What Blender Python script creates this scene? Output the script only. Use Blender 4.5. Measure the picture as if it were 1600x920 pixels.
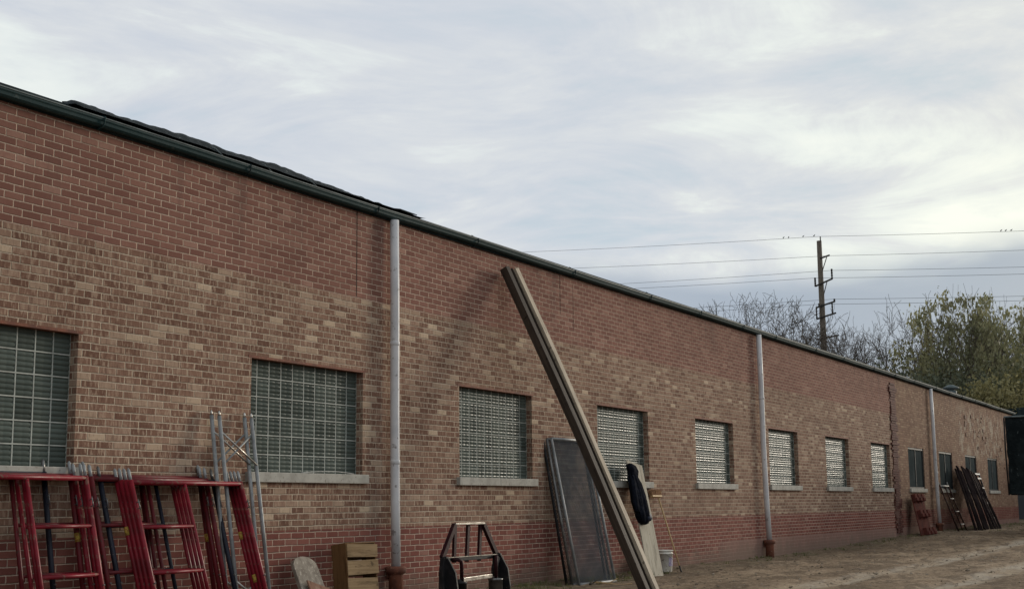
import bpy, math, random
from mathutils import Vector, Matrix, noise as mn
R=math.radians
for o in list(bpy.data.objects): bpy.data.objects.remove(o)
scene=bpy.context.scene; col=scene.collection

# ------------------------------------------------------------------ camera
cam=bpy.data.cameras.new('camera'); co=bpy.data.objects.new('camera',cam); col.objects.link(co)
cam.sensor_width=36; cam.lens=2112.5/1600*36; cam.clip_start=.1; cam.clip_end=5000
r=Vector((.87258,.48835,-.01081)); u=Vector((.08476,-.12957,.98794)); f=Vector((-.48106,.86297,.15446))
mw=Matrix((r,u,-f)).transposed().to_4x4(); mw.translation=Vector((9.4597,0,1.031)); co.matrix_world=mw
scene.camera=co
scene.render.resolution_x=1024; scene.render.resolution_y=588

# ------------------------------------------------------------------ light
SUN=Vector((1,2.9,.62)).normalized()
EXPOSURE=0.42
sl=bpy.data.lights.new('sun','SUN'); sl.energy=1.5; sl.angle=R(10); sl.color=(1,.90,.76)
so=bpy.data.objects.new('sun',sl); col.objects.link(so); so.rotation_euler=(-SUN).to_track_quat('-Z','Y').to_euler(); so.location=(0,0,50)
vs=scene.view_settings; vs.view_transform='Standard'; vs.look='None'; vs.gamma=1; vs.use_curve_mapping=False; vs.exposure=EXPOSURE

# ------------------------------------------------------------------ node helper
class T:
    def __init__(s,nt): s.nt=nt; s.n=nt.nodes; s.l=nt.links
    def node(s,t,ins=None,**kw):
        n=s.n.new(t)
        for k,v in kw.items(): setattr(n,k,v)
        for k,v in (ins or {}).items(): s.put(n.inputs[k],v)
        return n
    def put(s,inp,v):
        if isinstance(v,bpy.types.NodeSocket): s.l.new(v,inp)
        elif isinstance(v,(tuple,list)) and inp.type=='RGBA' and len(v)==3: inp.default_value=(*v,1)
        else: inp.default_value=v
    def m(s,op,a,b=0.,c=0.,clamp=False):
        n=s.n.new('ShaderNodeMath'); n.operation=op; n.use_clamp=clamp
        s.put(n.inputs[0],a); s.put(n.inputs[1],b); s.put(n.inputs[2],c); return n.outputs[0]
    def add(s,a,b): return s.m('ADD',a,b)
    def sub(s,a,b): return s.m('SUBTRACT',a,b)
    def mul(s,a,b): return s.m('MULTIPLY',a,b)
    def step(s,lo,hi,x):     # smoothstep
        n=s.n.new('ShaderNodeMapRange'); n.interpolation_type='SMOOTHSTEP'
        s.put(n.inputs['Value'],x); s.put(n.inputs['From Min'],lo); s.put(n.inputs['From Max'],hi)
        return n.outputs[0]
    def mix(s,fac,a,b,mode='MIX'):
        n=s.n.new('ShaderNodeMix'); n.data_type='RGBA'; n.blend_type=mode; n.clamp_factor=True
        s.put(n.inputs[0],fac); s.put(n.inputs[6],a); s.put(n.inputs[7],b); return n.outputs[2]
    def mixf(s,fac,a,b):
        n=s.n.new('ShaderNodeMix'); n.data_type='FLOAT'; s.put(n.inputs[0],fac); s.put(n.inputs[2],a); s.put(n.inputs[3],b); return n.outputs[0]
    def xyz(s,x=0.,y=0.,z=0.):
        n=s.n.new('ShaderNodeCombineXYZ'); s.put(n.inputs[0],x); s.put(n.inputs[1],y); s.put(n.inputs[2],z); return n.outputs[0]
    def sep(s,v):
        n=s.n.new('ShaderNodeSeparateXYZ'); s.put(n.inputs[0],v); return n.outputs
    def noise(s,v,scale=5.,detail=3.,rough=.5,dist=0.):
        n=s.n.new('ShaderNodeTexNoise'); s.put(n.inputs['Vector'],v); s.put(n.inputs['Scale'],scale); s.put(n.inputs['Detail'],detail)
        s.put(n.inputs['Roughness'],rough); s.put(n.inputs['Distortion'],dist); return n.outputs['Fac']
    def white(s,v):
        n=s.n.new('ShaderNodeTexWhiteNoise'); n.noise_dimensions='3D'; s.put(n.inputs['Vector'],v); return n.outputs['Value']
    def ramp(s,fac,stops,interp='LINEAR'):
        n=s.n.new('ShaderNodeValToRGB'); n.color_ramp.interpolation=interp; e=n.color_ramp.elements
        while len(e)<len(stops): e.new(.5)
        for i,(p,c) in enumerate(stops): e[i].position=p; e[i].color=(*c,1)
        s.put(n.inputs[0],fac); return n.outputs[0]

# ------------------------------------------------------------------ world
w=bpy.data.worlds.new('World'); scene.world=w; w.use_nodes=True
t=T(w.node_tree); t.n.clear()
sky=t.node('ShaderNodeTexSky',sky_type='NISHITA',sun_disc=False,sun_elevation=math.asin(SUN.z),sun_rotation=math.atan2(SUN.x,SUN.y),air_density=1.0,dust_density=1.5,ozone_density=1.0)
tc=t.node('ShaderNodeTexCoord'); D=tc.outputs['Generated']; dx,dy,dz=t.sep(D)
zz=t.m('MAXIMUM',dz,0.)
q=t.add(zz,.10)
px=t.m('DIVIDE',dx,q); py=t.m('DIVIDE',dy,q)
P=t.xyz(px,py,0.)
n1=t.noise(P,.55,8.,.55,.6); n2=t.noise(t.xyz(px,py,3.1),1.7,9.,.64,.9); n3=t.noise(t.xyz(px,py,7.),.25,3.,.5)
n4=t.noise(t.xyz(dx,dy,t.mul(dz,4.5)),3.2,5.,.55,.4)
dot=t.node('ShaderNodeVectorMath',operation='DOT_PRODUCT'); t.put(dot.inputs[0],D); t.put(dot.inputs[1],tuple(SUN)); sd=dot.outputs['Value']
glow=t.m('POWER',t.m('MAXIMUM',sd,0.),7.); glow2=t.m('POWER',t.m('MAXIMUM',sd,0.),60.)
cn=t.add(t.add(t.mul(n1,.40),t.mul(n2,.36)),t.mul(n4,.24))
ccol=t.ramp(cn,[(.41,(.47,.54,.61)),(.465,(.55,.585,.64)),(.505,(.61,.635,.665)),(.545,(.70,.74,.73)),(.60,(.80,.83,.785))])
# low blue-grey cloud bank near the horizon
bn=t.noise(t.xyz(dx,dy,t.mul(dz,3.)),4.,4.,.5)
bank=t.mul(t.step(.188,.150,t.add(dz,t.mul(t.sub(bn,.5),.10))),t.mul(t.step(-.22,.02,t.add(dx,.35)),.97))
ccol=t.mix(bank,ccol,(.31,.365,.455))
warm=t.mix(t.mul(glow,.9),(1,1,1),(1.10,1.06,.90))
ccol=t.mix(1.,ccol,warm,'MULTIPLY')
gain=t.add(t.add(.88,t.mul(glow,.04)),t.mul(glow2,.25))
vm=t.node('ShaderNodeVectorMath',operation='SCALE'); t.put(vm.inputs[0],ccol); t.put(vm.inputs['Scale'],gain)
hole=t.mul(t.step(.60,.72,t.sub(1.,t.mul(n3,1.0))),.35)
skc=t.node('ShaderNodeVectorMath',operation='SCALE'); t.put(skc.inputs[0],sky.outputs[0]); t.put(skc.inputs['Scale'],.10)
cloudfac=t.sub(.93,hole)
allc=t.mix(cloudfac,skc.outputs[0],vm.outputs[0])
CLOUD_OVER=8.0   # the background strength is low, cloud radiance is given relative to it
sc2=t.node('ShaderNodeVectorMath',operation='SCALE'); t.put(sc2.inputs[0],allc); t.put(sc2.inputs['Scale'],1/.12)
bg=t.node('ShaderNodeBackground'); t.put(bg.inputs[0],sc2.outputs[0]); bg.inputs[1].default_value=.12
ow=t.node('ShaderNodeOutputWorld'); t.l.new(bg.outputs[0],ow.inputs[0])

# ------------------------------------------------------------------ object helpers
def link(o): col.objects.link(o); return o
def tag(o,label=None,cat=None,group=None,kind=None):
    if label: o['label']=label
    if cat: o['category']=cat
    if group: o['group']=group
    if kind: o['kind']=kind
    return o
def empty(name,loc=(0,0,0),rot=(0,0,0)):
    o=bpy.data.objects.new(name,None); o.empty_display_size=.2; o.location=loc; o.rotation_euler=rot; return link(o)
def copy_tree(o,parent=None):
    c=o.copy(); col.objects.link(c); c.parent=parent
    for ch in o.children: copy_tree(ch,c)
    return c
def drop(o):
    for ch in list(o.children): drop(ch)
    bpy.data.objects.remove(o)
class MB:
    def __init__(s): s.v=[]; s.f=[]; s.sm=[]
    def addv(s,vs,fs,smooth=False):
        b=len(s.v); s.v+=[tuple(v) for v in vs]; s.f+=[tuple(i+b for i in f_) for f_ in fs]; s.sm+=[smooth]*len(fs); return s
    def box(s,c,size,rot=None,jit=0):
        hx,hy,hz=[a/2 for a in size]; M_=rot or Matrix.Identity(3)
        vs=[Vector(c)+M_@Vector((x*hx,y*hy,z*hz))+Vector([random.uniform(-jit,jit) for _ in range(3)]) for x in(-1,1) for y in(-1,1) for z in(-1,1)]
        return s.addv(vs,[(0,1,3,2),(4,6,7,5),(0,4,5,1),(2,3,7,6),(0,2,6,4),(1,5,7,3)])
    def bx(s,a,b): 
        return s.box([(a[i]+b[i])/2 for i in range(3)],[abs(b[i]-a[i]) for i in range(3)])
    def tube(s,pts,rad,n=8,cap=True,smooth=True):
        pts=[Vector(p) for p in pts]; k=len(pts)
        if not isinstance(rad,(list,tuple)): rad=[rad]*k
        vs=[]; fs=[]; up=None
        for i,p in enumerate(pts):
            d=(pts[min(i+1,k-1)]-pts[max(i-1,0)]).normalized()
            if up is None: up=Vector((0,0,1)) if abs(d.z)<.9 else Vector((1,0,0))
            a=d.cross(up).normalized(); b=a.cross(d).normalized(); up=b
            for j in range(n):
                an=2*math.pi*j/n; vs.append(p+(a*math.cos(an)+b*math.sin(an))*rad[i])
        for i in range(k-1):
            for j in range(n): fs.append((i*n+j,i*n+(j+1)%n,(i+1)*n+(j+1)%n,(i+1)*n+j))
        s.addv(vs,fs,smooth)
        if cap and n>3:
            b=len(s.v)-k*n
            s.f.append(tuple(b+j for j in reversed(range(n)))); s.f.append(tuple(b+(k-1)*n+j for j in range(n))); s.sm+=[False,False]
        return s
    def lathe(s,prof,c=(0,0,0),n=20,smooth=True):
        vs=[];fs=[];k=len(prof)
        for rr,z in prof:
            for j in range(n): an=2*math.pi*j/n; vs.append((c[0]+rr*math.cos(an),c[1]+rr*math.sin(an),c[2]+z))
        for i in range(k-1):
            for j in range(n): fs.append((i*n+j,i*n+(j+1)%n,(i+1)*n+(j+1)%n,(i+1)*n+j))
        return s.addv(vs,fs,smooth)
    def prism(s,poly,fn,a,b):      # poly in 2D, fn(p,t)->3D, from a to b
        n=len(poly); vs=[fn(p,a) for p in poly]+[fn(p,b) for p in poly]
        fs=[tuple(range(n)),tuple(reversed(range(n,2*n)))]+[(i,(i+n),((i+1)%n)+n,(i+1)%n) for i in range(n)]
        return s.addv(vs,fs)
    def build(s,name,mat,parent=None,bevel=0,fix=True):
        me=bpy.data.meshes.new(name); me.from_pydata(s.v,[],s.f); me.materials.append(mat)
        for p_,sm in zip(me.polygons,s.sm): p_.use_smooth=sm
        if fix:
            import bmesh
            bm=bmesh.new(); bm.from_mesh(me); bmesh.ops.recalc_face_normals(bm,faces=bm.faces); bm.to_mesh(me); bm.free()
        me.update()
        o=bpy.data.objects.new(name,me); link(o); o.parent=parent
        if bevel:
            b=o.modifiers.new('b','BEVEL'); b.width=bevel; b.segments=2; b.limit_method='ANGLE'
        return o

# ------------------------------------------------------------------ materials
def mat(name):
    m=bpy.data.materials.new(name); m.use_nodes=True; t=T(m.node_tree); t.n.clear()
    b=t.node('ShaderNodeBsdfPrincipled'); o=t.node('ShaderNodeOutputMaterial'); t.l.new(b.outputs[0],o.inputs[0])
    return m,t,b
def pos(t): return t.node('ShaderNodeNewGeometry').outputs['Position']
def bump(t,b,h,dist=.005,strength=1.):
    n=t.node('ShaderNodeBump'); t.put(n.inputs['Height'],h); n.inputs['Distance'].default_value=dist; n.inputs['Strength'].default_value=strength
    t.l.new(n.outputs[0],b.inputs['Normal'])
def worn(name,c1,c2,scale=6.,lo=.45,hi=.65,rough=.6,metal=0.,c3=None,s3=30.,t3=.68,bd=.002,spec=.22):
    m,t,b=mat(name); p=t.node('ShaderNodeTexCoord').outputs['Object']
    n=t.noise(p,scale,6.,.6); c=t.mix(t.step(lo,hi,n),c1,c2)
    n2=t.noise(p,s3,4.,.65)
    if c3: c=t.mix(t.step(t3-.02,t3+.03,n2),c,c3)
    t.put(b.inputs['Base Color'],c); t.put(b.inputs['Roughness'],t.add(rough-.1,t.mul(n2,.22))); b.inputs['Metallic'].default_value=metal
    b.inputs['Specular IOR Level'].default_value=spec
    bump(t,b,n2,bd); return m
def wood(name,dark,light,axis='Z',rough=.75,sc=1.):
    m,t,b=mat(name); p=t.node('ShaderNodeTexCoord').outputs['Object']; x,y,z=t.sep(p)
    k=.035
    v={'Z':t.xyz(x,y,t.mul(z,k)),'Y':t.xyz(x,t.mul(y,k),z),'X':t.xyz(t.mul(x,k),y,z)}[axis]
    n=t.noise(v,55.*sc,6.,.65,.5); n2=t.noise(p,3.,4.,.6); n3=t.noise(v,14.*sc,3.,.5)
    c=t.mix(t.step(.3,.7,n),dark,light); c=t.mix(t.mul(t.step(.45,.75,n2),.5),c,tuple(a*.6 for a in dark)); c=t.mix(t.mul(n3,.35),c,light)
    n5=t.noise({'Z':t.xyz(x,y,t.mul(z,.18)),'Y':t.xyz(x,t.mul(y,.18),z),'X':t.xyz(t.mul(x,.18),y,z)}[axis],9.,5.,.7); c=t.mix(t.mul(t.step(.52,.66,n5),.6),c,tuple(a*.45 for a in dark))
    kn=t.noise(p,13.,2.,.5); c=t.mix(t.mul(t.step(.68,.72,kn),.7),c,tuple(a*.35 for a in dark))
    t.put(b.inputs['Base Color'],c); b.inputs['Roughness'].default_value=rough; b.inputs['Specular IOR Level'].default_value=.12; bump(t,b,n,.003); return m

CH=.0689; BL=.2135
def brick_mat():
    m,t,b=mat('brick'); P_=pos(t); x,y,z=t.sep(P_)
    wob=t.mul(t.sub(t.noise(P_,9.,3.,.6),.5),.012)
    u_=t.add(t.add(x,y),wob); v_=t.add(z,t.add(t.mul(t.sub(t.noise(P_,4.,3.,.6),.5),.012),0.4))
    row=t.m('FLOOR',t.m('DIVIDE',v_,CH)); fy=t.m('FRACT',t.m('DIVIDE',v_,CH))
    off=t.add(t.mul(t.m('FLOORED_MODULO',row,2.),.5),t.mul(t.white(t.xyz(row,3.,1.)),.07))
    cx=t.add(t.m('DIVIDE',u_,BL),off); colm=t.m('FLOOR',cx); fx=t.m('FRACT',cx)
    ex=t.mul(t.m('MINIMUM',fx,t.sub(1.,fx)),BL); ey=t.mul(t.m('MINIMUM',fy,t.sub(1.,fy)),CH)
    rn=t.white(t.xyz(colm,row,0.)); rn2=t.white(t.xyz(colm,row,5.)); rn3=t.white(t.xyz(colm,row,9.))
    ed=t.m('MINIMUM',ex,ey); edn=t.add(ed,t.mul(t.sub(t.noise(P_,48.,3.,.6),.5),.009))
    br=t.step(.0045,.0075,edn)                      # 1 on brick, 0 on mortar
    # zones by height and bay
    zj=t.add(z,t.mul(t.sub(rn,.5),.0))
    up=t.step(3.515,3.52,zj); low=t.step(.80,.795,zj); old=t.step(39.8,39.9,y)
    # fine streaks inside a brick (rug faced)
    st=t.noise(t.xyz(t.mul(u_,1.),t.mul(z,.22),t.mul(rn,7.)),34.,4.,.65)
    blot=t.noise(t.xyz(t.add(u_,t.mul(rn2,9.)),z,t.mul(rn,5.)),11.,4.,.6)
    cm=t.ramp(rn,[(0.,(.15,.080,.056)),(.35,(.20,.112,.079)),(.66,(.245,.147,.104)),(.83,(.285,.185,.134)),(.94,(.35,.25,.18)),(1.,(.50,.385,.275))])
    cm=t.mix(t.mul(t.step(.50,.62,st),.68),cm,(.385,.28,.205))
    cm=t.mix(t.mul(t.step(.48,.30,st),.55),cm,(.10,.055,.043))
    cm=t.mix(t.mul(t.step(.55,.75,blot),.18),cm,(.36,.25,.17))
    cr=t.ramp(rn2,[(0.,(.18,.086,.066)),(.5,(.22,.110,.084)),(.9,(.26,.135,.102)),(1.,(.31,.18,.138))])
    cr=t.mix(t.mul(t.step(.45,.7,blot),.35),cr,(.19,.085,.066))
    cl=t.ramp(rn2,[(0.,(.165,.062,.050)),(.5,(.205,.078,.061)),(.92,(.235,.095,.074)),(1.,(.28,.15,.118))])
    cl=t.mix(t.mul(t.step(.45,.7,blot),.35),cl,(.15,.055,.045))
    co_=t.ramp(rn,[(0.,(.19,.11,.075)),(.5,(.24,.145,.10)),(.9,(.29,.185,.125)),(1.,(.34,.24,.165))])
    co_=t.mix(t.mul(t.step(.5,.66,st),.25),co_,(.34,.26,.18))
    c=t.mix(up,cm,cr); c=t.mix(t.mul(old,t.sub(1.,low)),c,co_)
    c=t.mix(low,c,cl)
    mz=t.mix(up,(.56,.46,.35),(.53,.40,.31)); mz=t.mix(low,mz,(.50,.38,.30)); mz=t.mix(old,mz,(.27,.19,.135))
    mnz=t.noise(P_,2.3,5.,.6)
    mz=t.mix(t.mul(t.step(.4,.7,mnz),.45),mz,(.24,.165,.125))
    # vertical joints are tighter and darker in the mixed band
    vj=t.mul(t.step(.0,.004,t.sub(ey,ex)),t.mul(t.sub(1.,up),t.sub(1.,low)))
    mz=t.mix(t.mul(vj,.15),mz,(.20,.13,.09))
    c=t.mix(br,mz,c)
    # parged foundation strip on the far bays
    par=t.mul(t.step(.33,.31,t.add(z,t.mul(t.sub(mnz,.5),.05))),t.step(24.5,26.,y))
    pn=t.noise(P_,7.,6.,.65)
    c=t.mix(t.mul(par,.80),c,t.mix(pn,(.18,.10,.08),(.31,.20,.165)))
    # weathering
    wn=t.noise(t.xyz(x,t.mul(y,.35),t.mul(z,.9)),.9,6.,.6); wn2=t.noise(t.xyz(x,y,t.mul(z,.12)),2.6,5.,.6)
    k=t.add(.70,t.mul(wn,.56)); k=t.mul(k,t.add(.90,t.mul(wn2,.2)))
    c=t.mix(1.,c,t.xyz(k,k,k),'MULTIPLY')
    # damp dirty splash zone along the ground, patchy
    dn=t.noise(t.xyz(x,y,t.mul(z,.5)),3.5,4.,.6)
    c=t.mix(t.mul(t.step(.28,.0,t.add(z,t.mul(t.sub(dn,.5),.6))),.6),c,(.17,.13,.10))
    # patchy dark streaks, stronger towards the gutter
    sk=t.mul(t.step(.52,.70,wn2),t.step(3.3,4.6,z)); c=t.mix(t.mul(sk,.45),c,(.09,.06,.052))
    # spalled pale and dark patches on the oldest bays
    pt=t.noise(P_,1.7,7.,.7); win=t.mul(t.mul(t.step(47.5,49.5,y),t.step(59.,56.,y)),t.mul(t.step(2.3,2.9,z),t.step(4.5,4.0,z)))
    c=t.mix(t.mul(t.mul(t.step(.50,.56,pt),win),.75),c,(.42,.36,.28))
    pt2=t.noise(P_,4.2,5.,.7); c=t.mix(t.mul(t.mul(t.step(.55,.60,pt2),win),.6),c,(.09,.055,.045))
    pp=t.noise(P_,1.1,6.,.7); c=t.mix(t.mul(t.mul(t.step(.52,.62,pp),t.step(40.,41.,y)),.35),c,(.33,.24,.16))
    # settlement cracks
    cr_m=None
    for yc,z0,z1,wd in ((13.125,3.52,4.6,.009),(18.50,3.95,4.6,.008),(18.95,3.75,4.5,.005),(31.2,3.9,4.6,.006)):
        a=t.step(wd+.003,wd,t.m('ABSOLUTE',t.sub(t.add(y,t.mul(t.sub(rn3,.5),.004)),yc)))
        a=t.mul(a,t.mul(t.step(z0,z0+.03,z),t.step(z1,z1-.02,z)))
        cr_m=a if cr_m is None else t.m('MAXIMUM',cr_m,a)
    c=t.mix(t.mul(cr_m,.85),c,(.03,.02,.018))
    t.put(b.inputs['Base Color'],c); b.inputs['Roughness'].default_value=.92; b.inputs['Specular IOR Level'].default_value=.06
    fine=t.noise(P_,90.,3.,.6)
    h=t.add(t.mul(t.step(.001,.009,edn),1.35),t.add(t.mul(fine,.16),t.add(t.mul(st,.28),t.mul(rn3,.30))))
    h=t.mixf(par,h,t.add(1.,t.mul(pn,.5))); h=t.sub(h,t.mul(cr_m,2.))
    bump(t,b,h,.006,1.)
    return m
M={}
M['brick']=brick_mat()
def small_brick(name,c1,c2):   # loose/cut brick pieces
    return worn(name,c1,c2,9.,.4,.6,.85,bd=.004)
M['toothing']=small_brick('toothing',(.07,.024,.019),(.12,.045,.034))
M['concrete']=worn('concrete',(.40,.385,.34),(.30,.285,.25),5.,.4,.7,.85,c3=(.22,.2,.17),s3=24.,t3=.63)
M['gutter']=worn('gutter_metal',(.014,.040,.044),(.026,.052,.055),2.5,.35,.7,.6,0.,c3=(.06,.085,.085),s3=14.,t3=.66,spec=.12)
M['fascia']=worn('fascia_paint',(.013,.022,.024),(.028,.04,.042),4.,.4,.7,.8,spec=.08)
M['rim']=worn('rim_metal',(.13,.16,.16),(.07,.09,.095),5.,.4,.65,.6,0.)
M['felt']=worn('roof_felt',(.014,.019,.021),(.030,.037,.04),7.,.4,.7,.85,spec=.08,c3=(.10,.11,.11),s3=18.,t3=.64,bd=.01)
M['flat_roof']=worn('roof_gravel',(.06,.06,.058),(.11,.105,.10),1.,.4,.6,.9)
M['pipe']=worn('pipe_paint',(.62,.61,.61),(.50,.50,.51),4.,.4,.75,.45,c3=(.30,.28,.27),s3=9.,t3=.63)
M['cast']=worn('cast_iron',(.20,.075,.045),(.12,.05,.035),6.,.4,.65,.75,c3=(.27,.15,.10),s3=30.,t3=.62,bd=.004)
M['joint']=worn('block_mortar',(.40,.42,.38),(.29,.30,.27),8.,.4,.7,.8)
M['steel_dark']=worn('black_steel',(.012,.012,.013),(.03,.027,.027),7.,.45,.7,.5,.0,spec=.12,c3=(.10,.06,.04),s3=26.,t3=.66)
M['steel_maroon']=worn('dark_red_steel',(.028,.006,.008),(.017,.006,.007),6.,.4,.7,.55,.0,spec=.12,c3=(.09,.05,.04),s3=30.,t3=.66)
M['steel_grey']=worn('worn_grey_steel',(.12,.12,.12),(.20,.195,.185),9.,.4,.6,.35,.6)
M['steel_bright']=worn('rubbed_steel',(.5,.48,.44),(.32,.30,.27),9.,.4,.6,.3,.8)
M['link']=worn('link_wire',(.15,.16,.17),(.10,.105,.11),9.,.4,.6,.7,spec=.08)
M['galv']=worn('galvanised_tube',(.30,.31,.31),(.20,.21,.21),6.,.4,.65,.55,.25,c3=(.2,.17,.15),s3=20.,t3=.68)
M['red']=worn('scaffold_red',(.20,.009,.019),(.125,.008,.013),5.,.4,.65,.42,c3=(.16,.075,.055),s3=19.,t3=.60)
M['red_old']=worn('scaffold_red_old',(.12,.010,.014),(.07,.008,.010),5.,.4,.7,.45,c3=(.06,.03,.02),s3=22.,t3=.60)
M['navy']=worn('scaffold_blue',(.015,.017,.028),(.010,.012,.018),5.,.4,.7,.42,c3=(.10,.08,.07),s3=24.,t3=.66)
M['brown_metal']=worn('brown_metal',(.05,.025,.02),(.03,.018,.015),5.,.4,.7,.7,spec=.05)
M['yellow']=worn('yellow_band',(.42,.30,.05),(.28,.19,.05),25.,.4,.6,.6,c3=(.25,.05,.03),s3=60.,t3=.56)
M['ply']=wood('grey_plywood',(.30,.265,.20),(.44,.40,.32),'Z',.8,.6)
M['crate']=wood('crate_wood',(.22,.14,.07),(.40,.275,.15),'Y',.7,.7)
M['crate_side']=wood('crate_side_wood',(.13,.07,.03),(.22,.125,.055),'Z',.75,.7)
M['beam']=wood('weathered_beam',(.33,.265,.19),(.58,.49,.37),'Z',.6,.5)  # lit right face of the beam stack, put in as paler wood
M['beam_shaded']=wood('dark_beam',(.035,.027,.021),(.075,.058,.045),'Z',.6,.5)  # shaded left face of the stack, put in as darker wood
M['board_grey']=worn('grey_board',(.27,.235,.19),(.18,.15,.12),9.,.4,.65,.9,c3=(.38,.34,.28),s3=26.,t3=.6,bd=.004)
M['board_red']=worn('reddish_board',(.24,.13,.085),(.33,.22,.16),7.,.4,.65,.9,c3=(.14,.07,.05),s3=16.,t3=.6)
M['stick']=wood('broom_stick',(.38,.25,.12),(.50,.35,.18),'Z',.6,.8)
M['bristle']=worn('bristle',(.24,.13,.07),(.36,.21,.11),30.,.4,.6,.9,bd=.01)
M['jacket']=worn('dark_cloth',(.006,.007,.011),(.014,.016,.024),9.,.4,.7,.95,bd=.012,spec=.04)
M['lining']=worn('blue_cloth',(.012,.017,.035),(.03,.04,.07),14.,.4,.6,.6)
M['bucket']=worn('white_plastic',(.75,.73,.66),(.58,.53,.43),7.,.45,.7,.45,c3=(.25,.2,.14),s3=20.,t3=.62)
M['label']=worn('lilac_label',(.34,.28,.42),(.45,.42,.46),12.,.4,.6,.5,c3=(.12,.12,.2),s3=30.,t3=.6)
M['screen']=worn('window_screen',(.050,.060,.060),(.075,.086,.085),1.3,.4,.65,.9,spec=0.)
M['screen_frame']=worn('screen_frame',(.018,.02,.022),(.03,.03,.03),5.,.4,.7,.55)
M['red_lug']=worn('red_formwork',(.12,.036,.028),(.075,.028,.023),5.,.4,.65,.9,spec=.03,c3=(.22,.10,.08),s3=22.,t3=.66)
M['dark_board']=worn('dark_boards',(.014,.011,.012),(.032,.025,.025),3.,.4,.65,.95,spec=0.)
M['white_edge']=worn('pale_edge',(.5,.5,.47),(.38,.37,.35),8.,.4,.6,.6)
M['tarp']=worn('black_tarp',(.006,.009,.010),(.016,.022,.023),2.5,.4,.7,.45,c3=(.05,.06,.06),s3=7.,t3=.64,bd=.03,spec=.05)
M['rubber']=worn('rubber',(.015,.015,.015),(.03,.028,.025),6.,.4,.7,.85)
M['far_wall']=worn('dark_cladding',(.030,.035,.04),(.05,.052,.055),.7,.4,.7,.7)
M['pole']=wood('pole_wood',(.085,.07,.055),(.15,.125,.10),'Z',.85,.2)
M['arm']=worn('crossarm',(.025,.022,.02),(.05,.042,.036),3.,.4,.7,.8)
M['wire']=worn('cable',(.05,.05,.055),(.06,.06,.065),3.,.4,.7,.5)
M['bird']=worn('bird_feathers',(.012,.012,.014),(.03,.03,.035),20.,.4,.7,.7)
M['bark']=worn('bark',(.065,.052,.042),(.12,.10,.082),1.6,.4,.65,.95,bd=.02)
M['stone']=worn('stones',(.13,.10,.07),(.30,.25,.19),1.3,.4,.6,.9)
def leafmat(name,c1,c2,c3):
    m,t,b=mat(name); P_=pos(t); n=t.noise(P_,.55,4.,.6); n2=t.noise(P_,3.,3.,.7)
    inf=t.node('ShaderNodeObjectInfo').outputs['Random']
    c=t.mix(t.step(.35,.65,t.add(t.mul(n,.7),t.mul(n2,.3))),c1,c2); c=t.mix(t.mul(t.step(.55,.72,n2),.6),c,c3)
    k=t.add(.8,t.mul(inf,.4)); c=t.mix(1.,c,t.xyz(k,k,k),'MULTIPLY')
    t.put(b.inputs['Base Color'],c); b.inputs['Roughness'].default_value=.65
    b.inputs['Transmission Weight'].default_value=0.
    tr=t.node('ShaderNodeBsdfTranslucent'); t.put(tr.inputs['Color'],c)
    mx=t.node('ShaderNodeMixShader'); mx.inputs[0].default_value=.35; t.l.new(b.outputs[0],mx.inputs[1]); t.l.new(tr.outputs[0],mx.inputs[2])
    out=[n_ for n_ in t.n if n_.type=='OUTPUT_MATERIAL'][0]; t.l.new(mx.outputs[0],out.inputs[0]); return m
M['leaf_olive']=leafmat('leaf_olive',(.19,.195,.10),(.28,.265,.14),(.35,.30,.16))
M['leaf_yellow']=leafmat('leaf_yellow',(.16,.15,.065),(.22,.19,.08),(.14,.14,.07))
M['leaf_dark']=leafmat('leaf_dark',(.075,.088,.055),(.12,.13,.075),(.16,.15,.08))
M['grass']=leafmat('grass_blades',(.085,.10,.035),(.14,.14,.055),(.22,.18,.10))

def glass_mat():
    m,t,b=mat('glass_block'); p=pos(t); x,y,z=t.sep(p)
    c=t.white(t.xyz(t.m('FLOOR',t.m('DIVIDE',y,.2045)),t.m('FLOOR',t.m('DIVIDE',t.sub(z,1.407),.2067)),2.))
    n=t.noise(p,2.,3.,.6)
    base=t.mix(n,(.045,.058,.053),(.11,.128,.11)); k=t.add(.75,t.mul(c,.5)); base=t.mix(1.,base,t.xyz(k,k,k),'MULTIPLY')
    t.put(b.inputs['Base Color'],base); t.put(b.inputs['Roughness'],t.add(.27,t.mul(c,.08))); b.inputs['Specular IOR Level'].default_value=.045
    bump(t,b,t.noise(p,70.,2.,.5),.0004); return m
M['glass']=glass_mat()

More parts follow.
